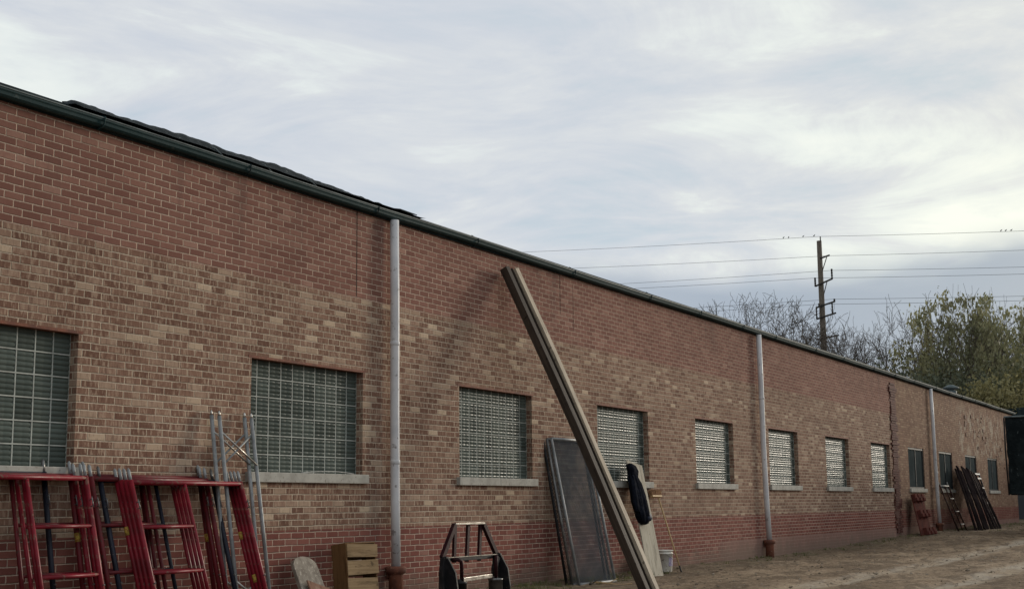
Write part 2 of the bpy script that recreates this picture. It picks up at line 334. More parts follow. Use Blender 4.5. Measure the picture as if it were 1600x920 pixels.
# ------------------------------------------------------------------ ground
def sstep(a,b,x):
    t_=min(1,max(0,(x-a)/(b-a))); return t_*t_*(3-2*t_)
def track_x(y): return 4.2+.00042*(y-22)**2*(1 if y>22 else .3)
def ground(x,y):
    g=-.10+.2*sstep(28,45,y)-.025*min(max(x,0),10)
    return g
def ground_mesh():
    def axis(a,b,fine,far):
        out=[]; v=a
        while v<b: out.append(v); v+=fine
        s=fine; v=b
        while v<far: out.append(v); s*=1.35; v+=s
        out.append(far); return out
    xs=axis(-.6,13,.10,1500); neg=[]; s=.15; v=-.75
    while v>-1500: neg.append(v); s*=1.4; v-=s
    xs=sorted(neg)+xs
    ys=[]; v=10.
    while v<66: ys.append(v); v+=.12+max(0,(v-28))*.012
    s=.6
    while v<2500: ys.append(v); s*=1.3; v+=s
    s=.3; v=9.7; pre=[]
    while v>-800: pre.append(v); s*=1.35; v-=s
    ys=sorted(pre)+ys
    vs=[]
    for y in ys:
        for x in xs:
            z=ground(x,y)
            if -1<x<14 and 5<y<80:
                p=Vector((x*.8,y*.5,0)); z+=.035*mn.noise(p)+.024*mn.noise(p*3.1)+.020*mn.noise(p*8)
                if x>.9:
                    tx=track_x(y)
                    for o_ in (-.85,.85):
                        d=abs(x-tx-o_+.15*mn.noise(Vector((y*.3,o_,2)))); z-=.03*math.exp(-(d/.22)**2)
                        z+=.015*math.exp(-((d-.38)/.15)**2)
                z+=.03*math.exp(-(x/.25)**2)
            vs.append((x,y,z))
    nx=len(xs); fs=[(j*nx+i,j*nx+i+1,(j+1)*nx+i+1,(j+1)*nx+i) for j in range(len(ys)-1) for i in range(nx-1)]
    mb=MB(); mb.addv(vs,fs,True)
    m,t,b=mat('dirt'); P_=pos(t); x,y,z=t.sep(P_)
    tx=t.add(4.2,t.mul(t.m('POWER',t.m('MAXIMUM',t.sub(y,22.),0.),2.),.00042))
    al=t.sub(x,tx)
    pn=t.noise(t.xyz(t.mul(x,1.0),t.mul(y,.45),2.),2.6,6.,.68,.6); pm=t.noise(t.xyz(x,t.mul(y,.6),8.),9.,5.,.7)
    v=t.xyz(al,t.mul(y,.28),0.)
    n1=t.noise(v,1.0,7.,.62); n2=t.noise(P_,7.,6.,.65); n3=t.noise(P_,40.,4.,.65); n4=t.noise(t.xyz(al,t.mul(y,.12),4.),4.,4.,.6)
    c=t.ramp(t.add(t.mul(n1,.6),t.mul(n2,.4)),[(.36,(.12,.088,.06)),(.47,(.21,.16,.112)),(.56,(.30,.238,.172)),(.66,(.42,.35,.27))])
    dd=t.m('ABSOLUTE',t.sub(t.m('ABSOLUTE',t.add(al,t.mul(t.sub(n4,.5),.4))),.85))
    c=t.mix(t.mul(t.step(.42,.08,dd),.60),c,(.44,.38,.30))
    ed=t.mul(t.step(1.5,.1,t.add(x,t.mul(t.sub(n2,.5),1.4))),.55); c=t.mix(ed,c,(.075,.058,.042))
    gr=t.mul(t.step(.50,.62,t.noise(P_,1.3,5.,.65)),t.step(1.1,.2,x)); c=t.mix(t.mul(gr,.5),c,(.075,.085,.035))
    c=t.mix(t.mul(t.step(.49,.57,pn),.68),c,(.105,.078,.055)); c=t.mix(t.mul(t.step(.56,.64,pm),.45),c,(.09,.068,.048)); c=t.mix(t.mul(t.step(.44,.36,pm),.35),c,(.42,.36,.28))
    c=t.mix(1.,c,(1.10,1.01,.90),'MULTIPLY')
    c=t.mix(t.mul(t.step(.34,.06,dd),t.mul(t.step(.40,.58,n4),.55)),c,(.46,.40,.32))
    farg=t.step(62.,75.,y); c=t.mix(farg,c,(.09,.085,.045))
    c=t.mix(t.mul(t.step(.60,.68,n3),.5),c,(.33,.29,.23)); c=t.mix(t.mul(t.step(.38,.30,n3),.45),c,(.055,.04,.03))
    t.put(b.inputs['Base Color'],c); b.inputs['Roughness'].default_value=.95; b.inputs['Specular IOR Level'].default_value=.2
    bump(t,b,t.add(t.add(n2,t.mul(n3,.5)),t.add(t.mul(n4,.5),t.mul(pm,.8))),.06)
    o=mb.build('ground',m,fix=False); tag(o,kind='structure'); return o
ground_mesh()

# ------------------------------------------------------------------ brick building
Y0,Y1=-9.,60.2; ZT=4.62; ZH,ZS=2.647,1.407; WW=2.045
WIN=[3.7285+4.26*n for n in range(-2,13)]; WIN[3]=7.78
bld=empty('brick_building',(0,0,0)); tag(bld,'long low brown brick industrial building with windows and a dark gutter','building')
def wall_mesh():
    mb=MB(); ys=[Y0]
    for c in WIN: ys+=[c-WW/2,c+WW/2]
    ys.append(Y1); zs=[-.5,ZS,ZH,ZT]
    for i in range(len(ys)-1):
        for k in range(3):
            if i%2==1 and k==1: continue
            mb.addv([(0,ys[i],zs[k]),(0,ys[i+1],zs[k]),(0,ys[i+1],zs[k+1]),(0,ys[i],zs[k+1])],[(0,1,2,3)])
    d=-.20
    for c in WIN:
        a,b=c-WW/2,c+WW/2
        mb.addv([(0,a,ZS),(d,a,ZS),(d,a,ZH),(0,a,ZH)],[(0,1,2,3)]); mb.addv([(0,b,ZS),(0,b,ZH),(d,b,ZH),(d,b,ZS)],[(0,1,2,3)])
        mb.addv([(0,a,ZH),(d,a,ZH),(d,b,ZH),(0,b,ZH)],[(0,1,2,3)]); mb.addv([(0,a,ZS),(0,b,ZS),(d,b,ZS),(d,a,ZS)],[(0,1,2,3)])
    B=-20.
    mb.addv([(0,Y1,-.5),(B,Y1,-.5),(B,Y1,ZT),(0,Y1,ZT)],[(0,1,2,3)])
    mb.addv([(B,Y1,-.5),(B,Y0,-.5),(B,Y0,ZT),(B,Y1,ZT)],[(0,1,2,3)])
    mb.addv([(B,Y0,-.5),(0,Y0,-.5),(0,Y0,ZT),(B,Y0,ZT)],[(0,1,2,3)])
    return mb.build('wall',M['brick'],bld,fix=False)
wall_mesh()
# flat roof slab, fascia board, gutter
mb=MB(); mb.bx((-20.1,Y0-.1,ZT+.005),(-.02,Y1+.1,ZT+.10)); roof=mb.build('roof',M['flat_roof'],bld)
mb=MB(); mb.bx((.004,Y0-.08,4.585),(.03,Y1+.08,4.735)); mb.build('fascia',M['fascia'],roof)
prof=[(.032,4.70),(.032,4.612),(.045,4.600),(.085,4.602),(.108,4.618),(.116,4.642),(.128,4.655),(.130,4.668),(.122,4.672),(.118,4.660),(.106,4.647),(.100,4.624),(.08,4.612),(.05,4.610),(.04,4.70)]
mb=MB(); n=len(prof); NS=120; vs=[]
for i in range(NS+1):
    y=Y0-.1+(Y1-Y0+.2)*i/NS
    dz=.022*mn.noise(Vector((y*.22,0,0)))+.006*mn.noise(Vector((y*1.1,3,0))); dx=.006*mn.noise(Vector((y*.8,9,0)))
    if y>40: dz+=.01*mn.noise(Vector((y*.6,0,4)))
    for a,b_ in prof: vs.append((a+dx,y,b_+dz))
fs=[(i*n+j,i*n+j+1,(i+1)*n+j+1,(i+1)*n+j) for i in range(NS) for j in range(n-1)]
mb.addv(vs,fs); gut=mb.build('gutter',M['gutter'],bld)
mb=MB(); vs=[]
for i in range(NS+1):
    y=Y0-.1+(Y1-Y0+.2)*i/NS; dz=.022*mn.noise(Vector((y*.22,0,0)))+.006*mn.noise(Vector((y*1.1,3,0)))
    for a,b_ in [(.118,4.672),(.135,4.672),(.135,4.682),(.118,4.682)]: vs.append((a,y,b_+dz))
mb.addv(vs,[(i*4+j,i*4+(j+1)%4,(i+1)*4+(j+1)%4,(i+1)*4+j) for i in range(NS) for j in range(4)]); mb.build('gutter_lip',M['rim'],gut)  # pale lip colour carries the thin highlight along the gutter edge
y=.5; 
while y<59:      # hanger straps
    mb=MB(); mb.tube([(.03,y,4.575),(.06,y,4.590),(.09,y,4.592),(.118,y,4.612),(.134,y,4.645),(.138,y,4.685),(.09,y,4.70),(.02,y,4.742)],.007,5)
    mb.build('gutter_strap',M['fascia'] if int(y)%2 else M['gutter'],gut); y+=random.Random(int(y*10)).choice([2.1,2.4,3.0])
# torn felt curling over the eave
mb=MB(); prof_h=[(8.55,.03),(8.65,.125),(9.3,.115),(10.2,.14),(10.5,.155),(10.7,.13),(11.4,.145),(11.55,.17),(12.2,.13),(12.9,.10),(13.4,.085),(13.9,.06),(14.3,.05),(14.42,.075),(14.5,.02)]
def hh(y):
    for (a,ha),(b,hb) in zip(prof_h,prof_h[1:]):
        if a<=y<=b: return ha+(hb-ha)*(y-a)/(b-a)
    return 0
NY=160; vs=[]; cs=[(.11,-.10),(.05,.20),(-.02,.75),(-.07,.95),(-.13,1.),(-.24,.85),(-.5,.3),(-.9,.0)]
for i in range(NY+1):
    y=8.55+5.95*i/NY; h=hh(y)*1.15
    for a,k_ in cs:
        nz=.016*mn.noise(Vector((y*5,a*9,0)))+.010*mn.noise(Vector((y*14,a*9,3)))
        vs.append((a+.02*mn.noise(Vector((y*3,a*4,8))),y,4.735+h*k_+nz*(1 if k_>.2 else .3)))
n=len(cs); vs=[(a_,b_,4.735+(c_-4.735)*.72+(.022*mn.noise(Vector((b_*7,a_*3,1))) if a_<0 else 0)) for a_,b_,c_ in vs]; mb.addv(vs,[(i*n+j,i*n+j+1,(i+1)*n+j+1,(i+1)*n+j) for i in range(NY) for j in range(n-1)],True)
for (ya,yb,zl,zh_) in ((8.62,9.6,.065,.05),(11.50,12.0,.125,.10),(14.1,14.5,.08,.09)):   # lifted flaps
    a=[(-.02,ya,4.735+zl*.7),(-.14,ya,4.735+zl),(-.15,yb,4.735+zh_),(-.03,yb,4.735+zh_*.6)]
    mb.addv(a+[(p_[0],p_[1],p_[2]+.012) for p_ in a],[(0,1,2,3),(7,6,5,4),(0,4,5,1),(1,5,6,2),(2,6,7,3),(3,7,4,0)])
o=mb.build('torn_roofing_felt',M['felt'],roof); o['label']='curled black torn felt standing up above the gutter'
for y in (10.55,11.35,12.15): MB().tube([(.13,y,4.68),(.05,y-.03,4.765),(-.03,y-.06,4.80)],.007,5).build('felt_batten',M['rim'],roof)
# small roof vent
mb=MB(); mb.lathe([(.20,0),(.20,.28),(.14,.30),(.14,.36),(.27,.36),(.30,.40),(.10,.50),(0,.51)],(-.6,50.9,4.72),16); mb.build('roof_vent',M['rim'],roof)
# irregular toothed joint between the two building phases
mb=MB(); rnd=random.Random(5); z=.16
while z<4.40:
    w_=rnd.choice([.50,.78,.56,.84]); y_=39.42+rnd.uniform(-.02,.02); pr=rnd.uniform(.012,.05)
    mb.bx((.002,y_-w_/2,z+.004),(pr,y_+w_/2,z+CH-.006)); z+=CH
mb.bx((.0015,39.20,.16),(.006,39.64,4.42))
o=mb.build('toothed_joint',M['toothing'],bld); o['label']='dark red ragged brick joint'
# loose protruding and missing bricks in the oldest bays
M['brown_brick']=small_brick('brown_brick',(.13,.075,.05),(.20,.12,.085))
for i in range(34):
    if i<26: y_=rnd.gauss(52.,1.5); z_=2.75+.069*int(rnd.uniform(0,20))
    else: y_=rnd.gauss(57.3,.7); z_=2.3+.069*int(rnd.uniform(0,18))
    MB().bx((.001,y_,z_),(rnd.uniform(.008,.035),min(y_+rnd.choice([.12,.2,.3]),60.),z_+rnd.choice([.055,.055,.12]))).build('projecting_brick',M['brown_brick'],bld)
# concrete plinth curb line at very far end
# windows
def glass_window():
    e=MB(); g=MB(); X=-.10; bw=WW/10; bh=(ZH-ZS)/6; a=-WW/2
    e.bx((X-.05,-WW/2+.002,ZS+.002),(X-.012,WW/2-.002,ZH-.002))
    jw=.012
    for i in range(11):
        y=a+bw*i; e.bx((X-.013,max(y-jw/2,-WW/2+.002),ZS+.002),(X+.006,min(y+jw/2,WW/2-.002),ZH-.003))
    for k in range(7):
        z=ZS+bh*k; e.bx((X-.013,-WW/2+.003,max(z-jw/2,ZS+.003)),(X+.008,WW/2-.003,min(z+jw/2,ZH-.004)))
    NR=4; NSG=5; rr=random.Random(3)
    for i in range(10):
        for k in range(6):
            y0=a+bw*i+jw*.55; y1=a+bw*(i+1)-jw*.55; z0=ZS+bh*k+jw*.6; z1=ZS+bh*(k+1)-jw*.6
            tx=rr.uniform(-.0008,.0008); tz=rr.uniform(-.001,.001); vs=[]; ny=8
            for s_ in range(NR*NSG+1):
                q_=s_/NSG; z=z0+(z1-z0)*s_/(NR*NSG); ph=(s_%NSG)/NSG
                bulge=.010*(math.sin(math.pi*ph)**.8 if s_%NSG else 0.)
                for j in range(ny+1):
                    fy=j/ny; vs.append((X-.010+bulge+.007*math.sin(math.pi*s_/(NR*NSG))+.0022*abs(math.sin(2*math.pi*fy))**.7+tx*(fy-.5)*2+tz*(s_/(NR*NSG)-.5)*2,y0+(y1-y0)*fy,z))
            fs=[(s_*(ny+1)+j,s_*(ny+1)+j+1,(s_+1)*(ny+1)+j+1,(s_+1)*(ny+1)+j) for s_ in range(NR*NSG) for j in range(ny)]
            g.addv(vs,fs,False)
    return e,g
mort,gl=glass_window(); gme=None; first=None
def sill_mb(split=False):
    s_=MB()
    if split:
        s_.bx((-.115,-1.10,ZS-.095),(.055,-.012,ZS+.012)); s_.bx((-.115,-.006,ZS-.095),(.055,1.10,ZS+.010))
    else: s_.bx((-.115,-1.09,ZS-.095),(.055,1.09,ZS+.012))
    return s_
GW={}
for idx,c in enumerate(WIN):
    n_=idx-2
    if n_<=8:
        if first is None:
            fr=mort.build('window',M['joint'],bld); fr.location.y=c
            g_=gl.build('glass_blocks',M['glass'],fr,fix=False); s_=sill_mb().build('sill',M['concrete'],fr,bevel=.006)
            first=fr; cur=fr
        else:
            cur=first.copy(); link(cur); cur.location.y=c; cur.parent=bld
            for ch in first.children:
                if n_==3 and ch.name.startswith('sill'): s3=sill_mb(True).build('sill',M['concrete'],cur,bevel=.006); continue
                d_=ch.copy(); link(d_); d_.parent=cur
        cur['label']='glass block window in the brick wall'
        if n_==2:
            mb=MB(); pts=[]
            for i in range(13):
                q_=i/12; pts.append((.02+.02*math.sin(q_*3),-.15+.95*q_,ZS+.014+.022*math.sin(math.pi*q_)))
            vs=[]
            for p_ in pts: vs+=[(p_[0]-.02,p_[1],p_[2]),(p_[0]+.02,p_[1],p_[2]),(p_[0]+.02,p_[1],p_[2]+.006),(p_[0]-.02,p_[1],p_[2]+.006)]
            mb.addv(vs,[(i*4+j,i*4+(j+1)%4,(i+1)*4+(j+1)%4,(i+1)*4+j) for i in range(12) for j in range(4)]+[(0,1,2,3),(51,50,49,48)])
            mb.build('loose_strip',M['white_edge'],cur)
    else:
        mb=MB(); mb.bx((-.09,-WW/2+.002,ZS+.01),(-.05,WW/2-.002,ZH-.003)); cur=mb.build('window',M['screen'],bld); cur.location.y=c
        cur['label']='window covered by a flat dark grey screen'
        mb=MB(); h=WW/2-.002; 
        for a_,b_ in (((-.052,-h,ZS+.012),(-.02,-h+.06,ZH-.003)),((-.052,h-.06,ZS+.012),(-.02,h,ZH-.003)),((-.052,-h+.06,ZH-.06),(-.021,h-.06,ZH-.003)),((-.052,-h+.06,ZS+.012),(-.021,h-.06,ZS+.06)),((-.052,-.02,ZS+.06),(-.03,.02,ZH-.06))): mb.bx(a_,b_)
        mb.build('frame',M['screen_frame'],cur); sill_mb().build('sill',M['concrete'],cur,bevel=.006)
# reddish steel lintel angle above each window
for idx,c in enumerate(WIN[:11]):
    mb=MB(); mb.bx((-.16,c-WW/2+.003,ZH-.014),(-.012,c+WW/2-.003,ZH-.002)); mb.bx((-.010,c-WW/2-.05,ZH-.016),(.004,c+WW/2+.05,ZH+.012)); mb.build('lintel',M['cast'],bld)

# ------------------------------------------------------------------ downspouts
def downspout(y,label,zb,dy=0.,seams=(1.55,3.0),bend=.02):
    r_=.056; g0=ground(0,y)-.05
    e=MB(); e.tube([(.09,y,4.585),(.10,y,3.6),(.10+bend*.1,y,2.2),(.10+bend*.5,y+dy*.4,1.1),(.10+bend,y+dy,zb-.02)],r_,20)
    p_=e.build('downspout',M['pipe'],bld)
    p_['label']=label
    for z in seams:
        k=MB(); k.lathe([(r_+.001,0),(r_+.005,.004),(r_+.005,.05),(r_+.001,.056)],(.10+(bend*.4 if z<2 else 0),y+(dy*.3 if z<2 else 0),z),20); k.build('coupling',M['pipe'],p_)
    # strap
    k=MB(); 
    b=MB(); b.lathe([(.0,.0),(.088,.0),(.088,zb-g0-.10),(.092,zb-g0-.09),(.118,zb-g0-.075),(.126,zb-g0-.05),(.126,zb-g0-.018),(.112,zb-g0),(.075,zb-g0+.004),(.07,zb-g0-.02)],(.10+bend,y+dy,g0),24)
    b.bx((.004,y+dy-.03,zb-.14),(.03,y+dy+.17,zb-.08))
    o=b.build('boot',M['cast'],p_)
    return p_
downspout(13.80,'grey white downspout between the nearest pair of windows',.33,.01)
downspout(27.60,'grey white downspout in a square rust red boot, left of the small windows',.28,.10,(3.2,))
downspout(44.2,'grey white downspout beside the dark screened windows',.36,.08,(1.9,))

# ------------------------------------------------------------------ scaffold frames
def tubeobj(name,pts,r_,m,parent,n=10): return MB().tube(pts,r_,n).build(name,m,parent)
def scaffold(m,w_=1.52,h=1.52,lad=.70,side=-1,bands=True,pins=True,pinmat='galv'):
    # local: width along Y, height Z. ladder bay on 'side'
    root=empty('scaffold_frame'); r_=.0245
    for s_ in (-1,1):
        y=s_*w_/2; l=tubeobj('leg',[(0,y,0),(0,y,h)],r_,m,root)
        if pins:
            tubeobj('coupling_pin',[(0,y,h-.002),(0,y,h+.10),(0,y,h+.101),(0,y,h+.115)],[.0155,.0155,.012,.008],M[pinmat],l)
            k=MB(); k.tube([(.0,y,h-.22),(.055,y-.01,h-.22)],.006,6); k.tube([(.0,y,h-.28),(.055,y-.01,h-.28)],.006,6); k.tube([(.05,y-.01,h-.20),(.055,y-.01,h-.30)],.005,6); k.build('brace_lock',M['steel_grey'],l)
            k=MB(); k.tube([(.0,y,h-.98),(.05,y-.01,h-.98)],.006,6); k.build('brace_lock',M['steel_grey'],l)
        if bands:
            tubeobj('paint_band',[(0,y,h-.58-.05*s_),(0,y,h-.50-.05*s_)],r_+.0012,M['yellow'],l)
    yl=side*w_/2; yi=side*(w_/2-lad)
    tubeobj('top_bar',[(0,-w_/2,h-.02),(0,w_/2,h-.02)],.0225,m,root)
    tubeobj('inner_rail',[(0,yi,0.02),(0,yi,h-.02)],.019,m,root)
    for z in (h-.45,h-.88,h-1.31): tubeobj('rung',[(0,yl,z),(0,yi,z)],.0165,m,root)
    return root
GS='scaffold frames leaning on the brick wall'
base=scaffold(M['red'],side=-1); base_r=scaffold(M['red'],side=1,lad=.66); base_o=scaffold(M['red_old'],side=-1); base_n=scaffold(M['navy'],side=-1,bands=False,pinmat='steel_grey'); base_or=scaffold(M['red_old'],side=1,lad=.66)
def place_frame(b_,xt,yc,zt,xf,label,h=1.52,rz=0.,used=set()):
    # top at (xt,yc,zt), foot at (xf,yc)
    o=b_ if b_.name not in used else copy_tree(b_); used.add(b_.name)
    g=ground(xf,yc)-.02; L=h
    lean=math.asin(max(-.6,min(.6,(xf-xt)/L)))
    rb_=random.Random(label)
    for ch in list(o.children):
        if ch.name.startswith('paint_band'): ch.location.z=rb_.choice([0,.0,.12,-.3,-.42,.2])
    for ch in [c_ for l_ in o.children for c_ in l_.children]:
        if ch.name.startswith('paint_band'): ch.location.z=rb_.choice([0,.02,-.03,.16,-.28,-.42,.3])
    o.rotation_euler=(0,-lean,rz); o.location=(xf,yc,g)
    tag(o,label,'scaffold frame',GS); return o
# left stack (ladder bay on the right)
ls=['front red scaffold frame of the stack under the leftmost window','second red scaffold frame in the stack under the leftmost window','third red scaffold frame back in the stack under the leftmost window']
for i in range(3): place_frame(base_r,.24-.058*i,7.96+.02*(i%2),1.3,.62-.055*i,ls[i],rz=R(.4*i))
place_frame(base_or,.085,7.93,1.3,.40,'dull dark red scaffold frame behind the red stack at the left edge')
place_frame(base_n,.05,7.66,1.3,.31,'navy blue scaffold frame hard against the wall under the leftmost window')
ms=['front red scaffold frame of the stack between the two nearest windows','second red scaffold frame in the stack between the two nearest windows','third red scaffold frame back in the stack between the two nearest windows']
ms.append('fourth red scaffold frame back in the stack between the two nearest windows')
for i in range(4): place_frame(base,.28-.052*i,9.99-.004*i,1.3,.76-.05*i,ms[i],rz=R(-.3*i))
place_frame(base_n,.085,9.80,1.3,.52,'navy blue scaffold frame with its leg showing between the two red stacks')
place_frame(base_o,.12,9.66,1.3,.52,'dull dark red scaffold frame behind the navy one, its leg left of it')
place_frame(base_o,.07,9.64,1.3,.45,'dull dark red scaffold frame between two others just left of the navy leg')
place_frame(base_o,.03,9.66,1.3,.34,'rearmost dull dark red scaffold frame, flat against the wall behind the navy one')

# galvanised frames
def galv_frame():
    root=empty('galvanised_frame'); w_=.50; h=2.12
    for s_ in (-1,1):
        l=tubeobj('leg',[(0,s_*w_/2,0),(0,s_*w_/2,h)],.021,M['galv'],root); tubeobj('leg_pin',[(0,s_*w_/2,h-.002),(0,s_*w_/2,h+.05)],.015,M['steel_bright'],l)
    for z0,z1 in ((h-.50,h-.17),(.12,.45)):
        tubeobj('brace',[(0.012,-w_/2,z1),(.012,w_/2,z0)],.010,M['steel_bright'],root); tubeobj('brace',[(-.012,w_/2,z1),(-.012,-w_/2,z0)],.010,M['galv'],root)
    return root
g1=galv_frame(); g1.location=(.44,10.86,ground(.5,10.9)-.01); g1.rotation_euler=(0,-R(9.0),0); tag(g1,'front bright galvanised brace frame, tallest thing right of the red stack','brace frame','galvanised brace frames')
g2=copy_tree(g1); g2.location=(.36,10.80,ground(.4,10.9)-.01); g2.rotation_euler=(0,-R(8.2),R(-1)); tag(g2,'rear galvanised brace frame, the one nearer the wall behind the red stack','brace frame','galvanised brace frames')

# ------------------------------------------------------------------ rounded board, reddish board, crate
mb=MB(); poly=[]
for i in range(13):
    a=math.pi*i/12; poly.append((-.20*math.cos(a)*(1 if 1 else 1),.60+.13*math.sin(a)**.8 if 0<i<12 else .60))
poly=[(-.20,0)]+poly+[(.20,0)]; poly=[(p_[0]*(1.0+.10*(1-p_[1])),p_[1]) for p_ in poly]
mb.prism(poly,lambda p_,t_:(t_,p_[0],p_[1]),-.022,.022)
o=mb.build('rounded_board',M['board_grey'],bevel=.005); o.location=(.52,11.84,ground(.52,11.7)-.03); o.rotation_euler=(R(-3),-R(26),R(2)); tag(o,'weathered grey board with a rounded top leaning on the wall left of the crate','board')
mb=MB(); mb.prism([(-.17,0),(.22,0),(.20,.34),(.02,.40),(-.15,.46)],lambda p_,t_:(t_,p_[0],p_[1]),-.01,.01)
o=mb.build('broken_board',M['board_red'],bevel=.003); o.location=(.585,11.88,ground(.6,11.7)-.02); o.rotation_euler=(0,-R(26),R(2)); tag(o,'reddish brown broken board in front of the rounded grey board','board')
crate=empty('wooden_crate',(.32,12.76,ground(.3,12.6)),(0,-R(7),R(-14))); tag(crate,'brown slatted wooden crate standing on end left of the nearest downspout','crate')
H=.745; 
for k in range(4): 
    rq=random.Random(k+3); z=.01+k*.186; mb=MB(); mb.box((.125+rq.uniform(0,.008),rq.uniform(-.012,.012),z+.082),(.014,.44+rq.uniform(-.01,.02),.150+rq.uniform(-.012,.01)),Matrix.Rotation(R(rq.uniform(-1.6,1.6)),3,'X'),.004); mb.build('slat',M['crate'],crate,bevel=.003)
mb=MB()
for s_ in (-1,1): mb.bx((-.12,s_*.212-.008,.0),(.117,s_*.212+.008,H))
mb.build('side_board',M['crate_side'],crate,bevel=.002)
mb=MB(); mb.bx((-.12,-.203,.0),(.117,.203,.014)); mb.bx((-.12,-.203,H-.014),(.117,.203,H)); mb.build('end_board',M['crate_side'],crate)
mb=MB()
for k in range(4): mb.bx((-.135,-.22,.01+k*.186),(-.121,.22,.18+k*.186))
mb.build('back_slats',M['crate_side'],crate)

# ------------------------------------------------------------------ pallet fork carriage
XF=1.2; fy0,fy1=13.10,14.42; gz=ground(XF,13.7)-.01
fk=empty('fork_carriage',(XF,13.76,gz)); tag(fk,'black steel pallet fork carriage standing in front of the brick wall','fork carriage')
def L(a): return (a[0]-XF,a[1]-13.76,a[2]-gz)
def flat(mb,a,b,wd,th):   # flat bar from a to b (wd along wall, th in X)
    a=Vector(L(a)); b=Vector(L(b)); d=(b-a); n_=d.length; z_=d.normalized(); x_=Vector((1,0,0)); x_=(x_-z_*x_.dot(z_)).normalized(); y_=z_.cross(x_)
    mb.box((a+b)/2,(th,wd,n_),Matrix((x_,y_,z_)).transposed())
mb=MB(); flat(mb,(XF,13.40,.835),(XF,14.06,.835),.022,.05)
for y in (13.46,13.735,14.0):
    pass
mb.build('top_bar',M['steel_bright'],fk,bevel=.003)
for y,yb in ((13.445,13.42),(13.74,13.70),(14.02,13.98)):
    mb=MB(); flat(mb,(XF-.02,y,.826),(XF-.02,yb,.40),.055,.03); mb.build('upright',M['steel_maroon'],fk,bevel=.003)
for a,b_ in (((XF,13.405,.826),(XF,13.13,.46)),((XF,14.055,.826),(XF,14.36,.46))):
    mb=MB(); flat(mb,a,b_,.06,.045); mb.build('slanted_bar',M['steel_maroon'],fk,bevel=.003)
mb=MB(); flat(mb,(XF+.03,13.16,.445),(XF+.03,14.34,.445),.05,.03); mb.build('cross_bar',M['steel_dark'],fk,bevel=.003)
mb=MB(); mb.box(L((XF+.046,13.75,.466)),(.006,1.16,.008)); mb.build('worn_edge',M['steel_bright'],fk)
for y,s_ in ((13.17,1),(14.33,-1)):
    mb=MB(); pl=[(-.03,.48),(.06,.48),(.17,.30),(.20,.10),(.20,-.12),(-.05,-.12),(-.05,.30)]
    gy=y
    mb.prism([(XF+p_[0],p_[1]) for p_ in pl],lambda p_,t_:L((p_[0],t_,p_[1])),gy-.03*s_,gy+.0*s_-.0)
    # outer cheek seen face on
    mb.prism([(y-.07*s_,.47),(y+.03*s_,.47),(y+.10*s_,.30),(y+.11*s_,-.12),(y-.10*s_,-.12),(y-.10*s_,.34)],lambda p_,t_:L((t_,p_[0],p_[1])),XF+.0,XF+.05)
    mb.build('side_plate',M['steel_dark'],fk,bevel=.004)
    mb=MB(); flat(mb,(XF+.06,y-.035*s_,.47),(XF+.06,y+.10*s_,.27),.012,.012); mb.build('worn_edge',M['steel_bright'],fk)
    mb=MB(); mb.tube([L(p_) for p_ in [(XF+.05,y+.10*s_,.44),(XF+.10,y+.14*s_,.44),(XF+.12,y+.18*s_,.42),(XF+.12,y+.19*s_,.38),(XF+.12,y+.19*s_,.20)]],.022,8); mb.build('hoop',M['steel_maroon'],fk)
    mb=MB(); mb.lathe([(.0,0),(.085,0),(.085,.28),(.09,.28),(.09,.30),(.03,.305),(.03,.33),(0,.33)],L((XF+.10,y+.17*s_,-.11)),18); mb.build('cylinder',M['steel_grey' if s_<0 else 'steel_dark'],fk)
mb=MB(); flat(mb,(XF+.09,13.42,.21),(XF+.09,14.08,.225),.045,.045); mb.build('lower_bar',M['steel_bright'],fk,bevel=.004)
mb=MB(); flat(mb,(XF+.05,13.3,-.05),(XF+.05,14.2,-.05),.10,.04); mb.build('bottom_bar',M['steel_dark'],fk,bevel=.004)

# ------------------------------------------------------------------ chain-link panels
def mesh_panel(name,w_,h,pitch,mw,mf,wr=.0022,windscreen=None):
    root=empty(name); r_=.021
    for s_ in (-1,1): tubeobj('side_tube',[(0,s_*w_/2,0),(0,s_*w_/2,h)],r_,mf,root)
    for z in (0.0,h): tubeobj('end_tube',[(0,-w_/2,z),(0,w_/2,z)],r_,mf,root)
    k=MB(); a=-w_/2; b_=w_/2
    c=-h
    while c<w_:
        for sg in (1,-1):
            pts=[]   # line y = c + z (sg=1) clipped; mirrored for sg=-1
            z0=max(0,-c); z1=min(h,w_-c)
            if z1-z0>.02:
                y0_=c+z0; y1_=c+z1
                if sg<0: y0_=w_-y0_; y1_=w_-y1_
                k.tube([(sg*.002,a+y0_,z0),(sg*.002,a+y1_,z1)],wr,3,False,False)
        c+=pitch
    k.build('chain_link',mw,root,fix=False)
    return root
p1=mesh_panel('chain_link_panel',1.12,2.18,.055,M['link'],M['galv'],.0026)
p1.location=(.50,18.60,ground(.45,18.3)+.0); p1.rotation_euler=(0,-R(11.5),R(-3)); tag(p1,'front galvanised chain link panel leaning on the wall behind the tall beams','chain link panel','chain link panels')
p2=mesh_panel('chain_link_panel',1.16,2.16,.055,M['link'],M['steel_grey'],.0030)
p2.location=(.43,18.54,ground(.4,18.3)+.0); p2.rotation_euler=(0,-R(10.6),R(-3)); tag(p2,'darker chain link panel sandwiched behind the front galvanised one','chain link panel','chain link panels')
p3=mesh_panel('chain_link_panel',1.20,2.14,.050,M['steel_dark'],M['steel_dark'],.0032)
p3.location=(.37,18.50,ground(.3,18.3)+.0); p3.rotation_euler=(0,-R(9.8),R(-3)); tag(p3,'rearmost dark chain link panel of the three, against the brick','chain link panel','chain link panels')

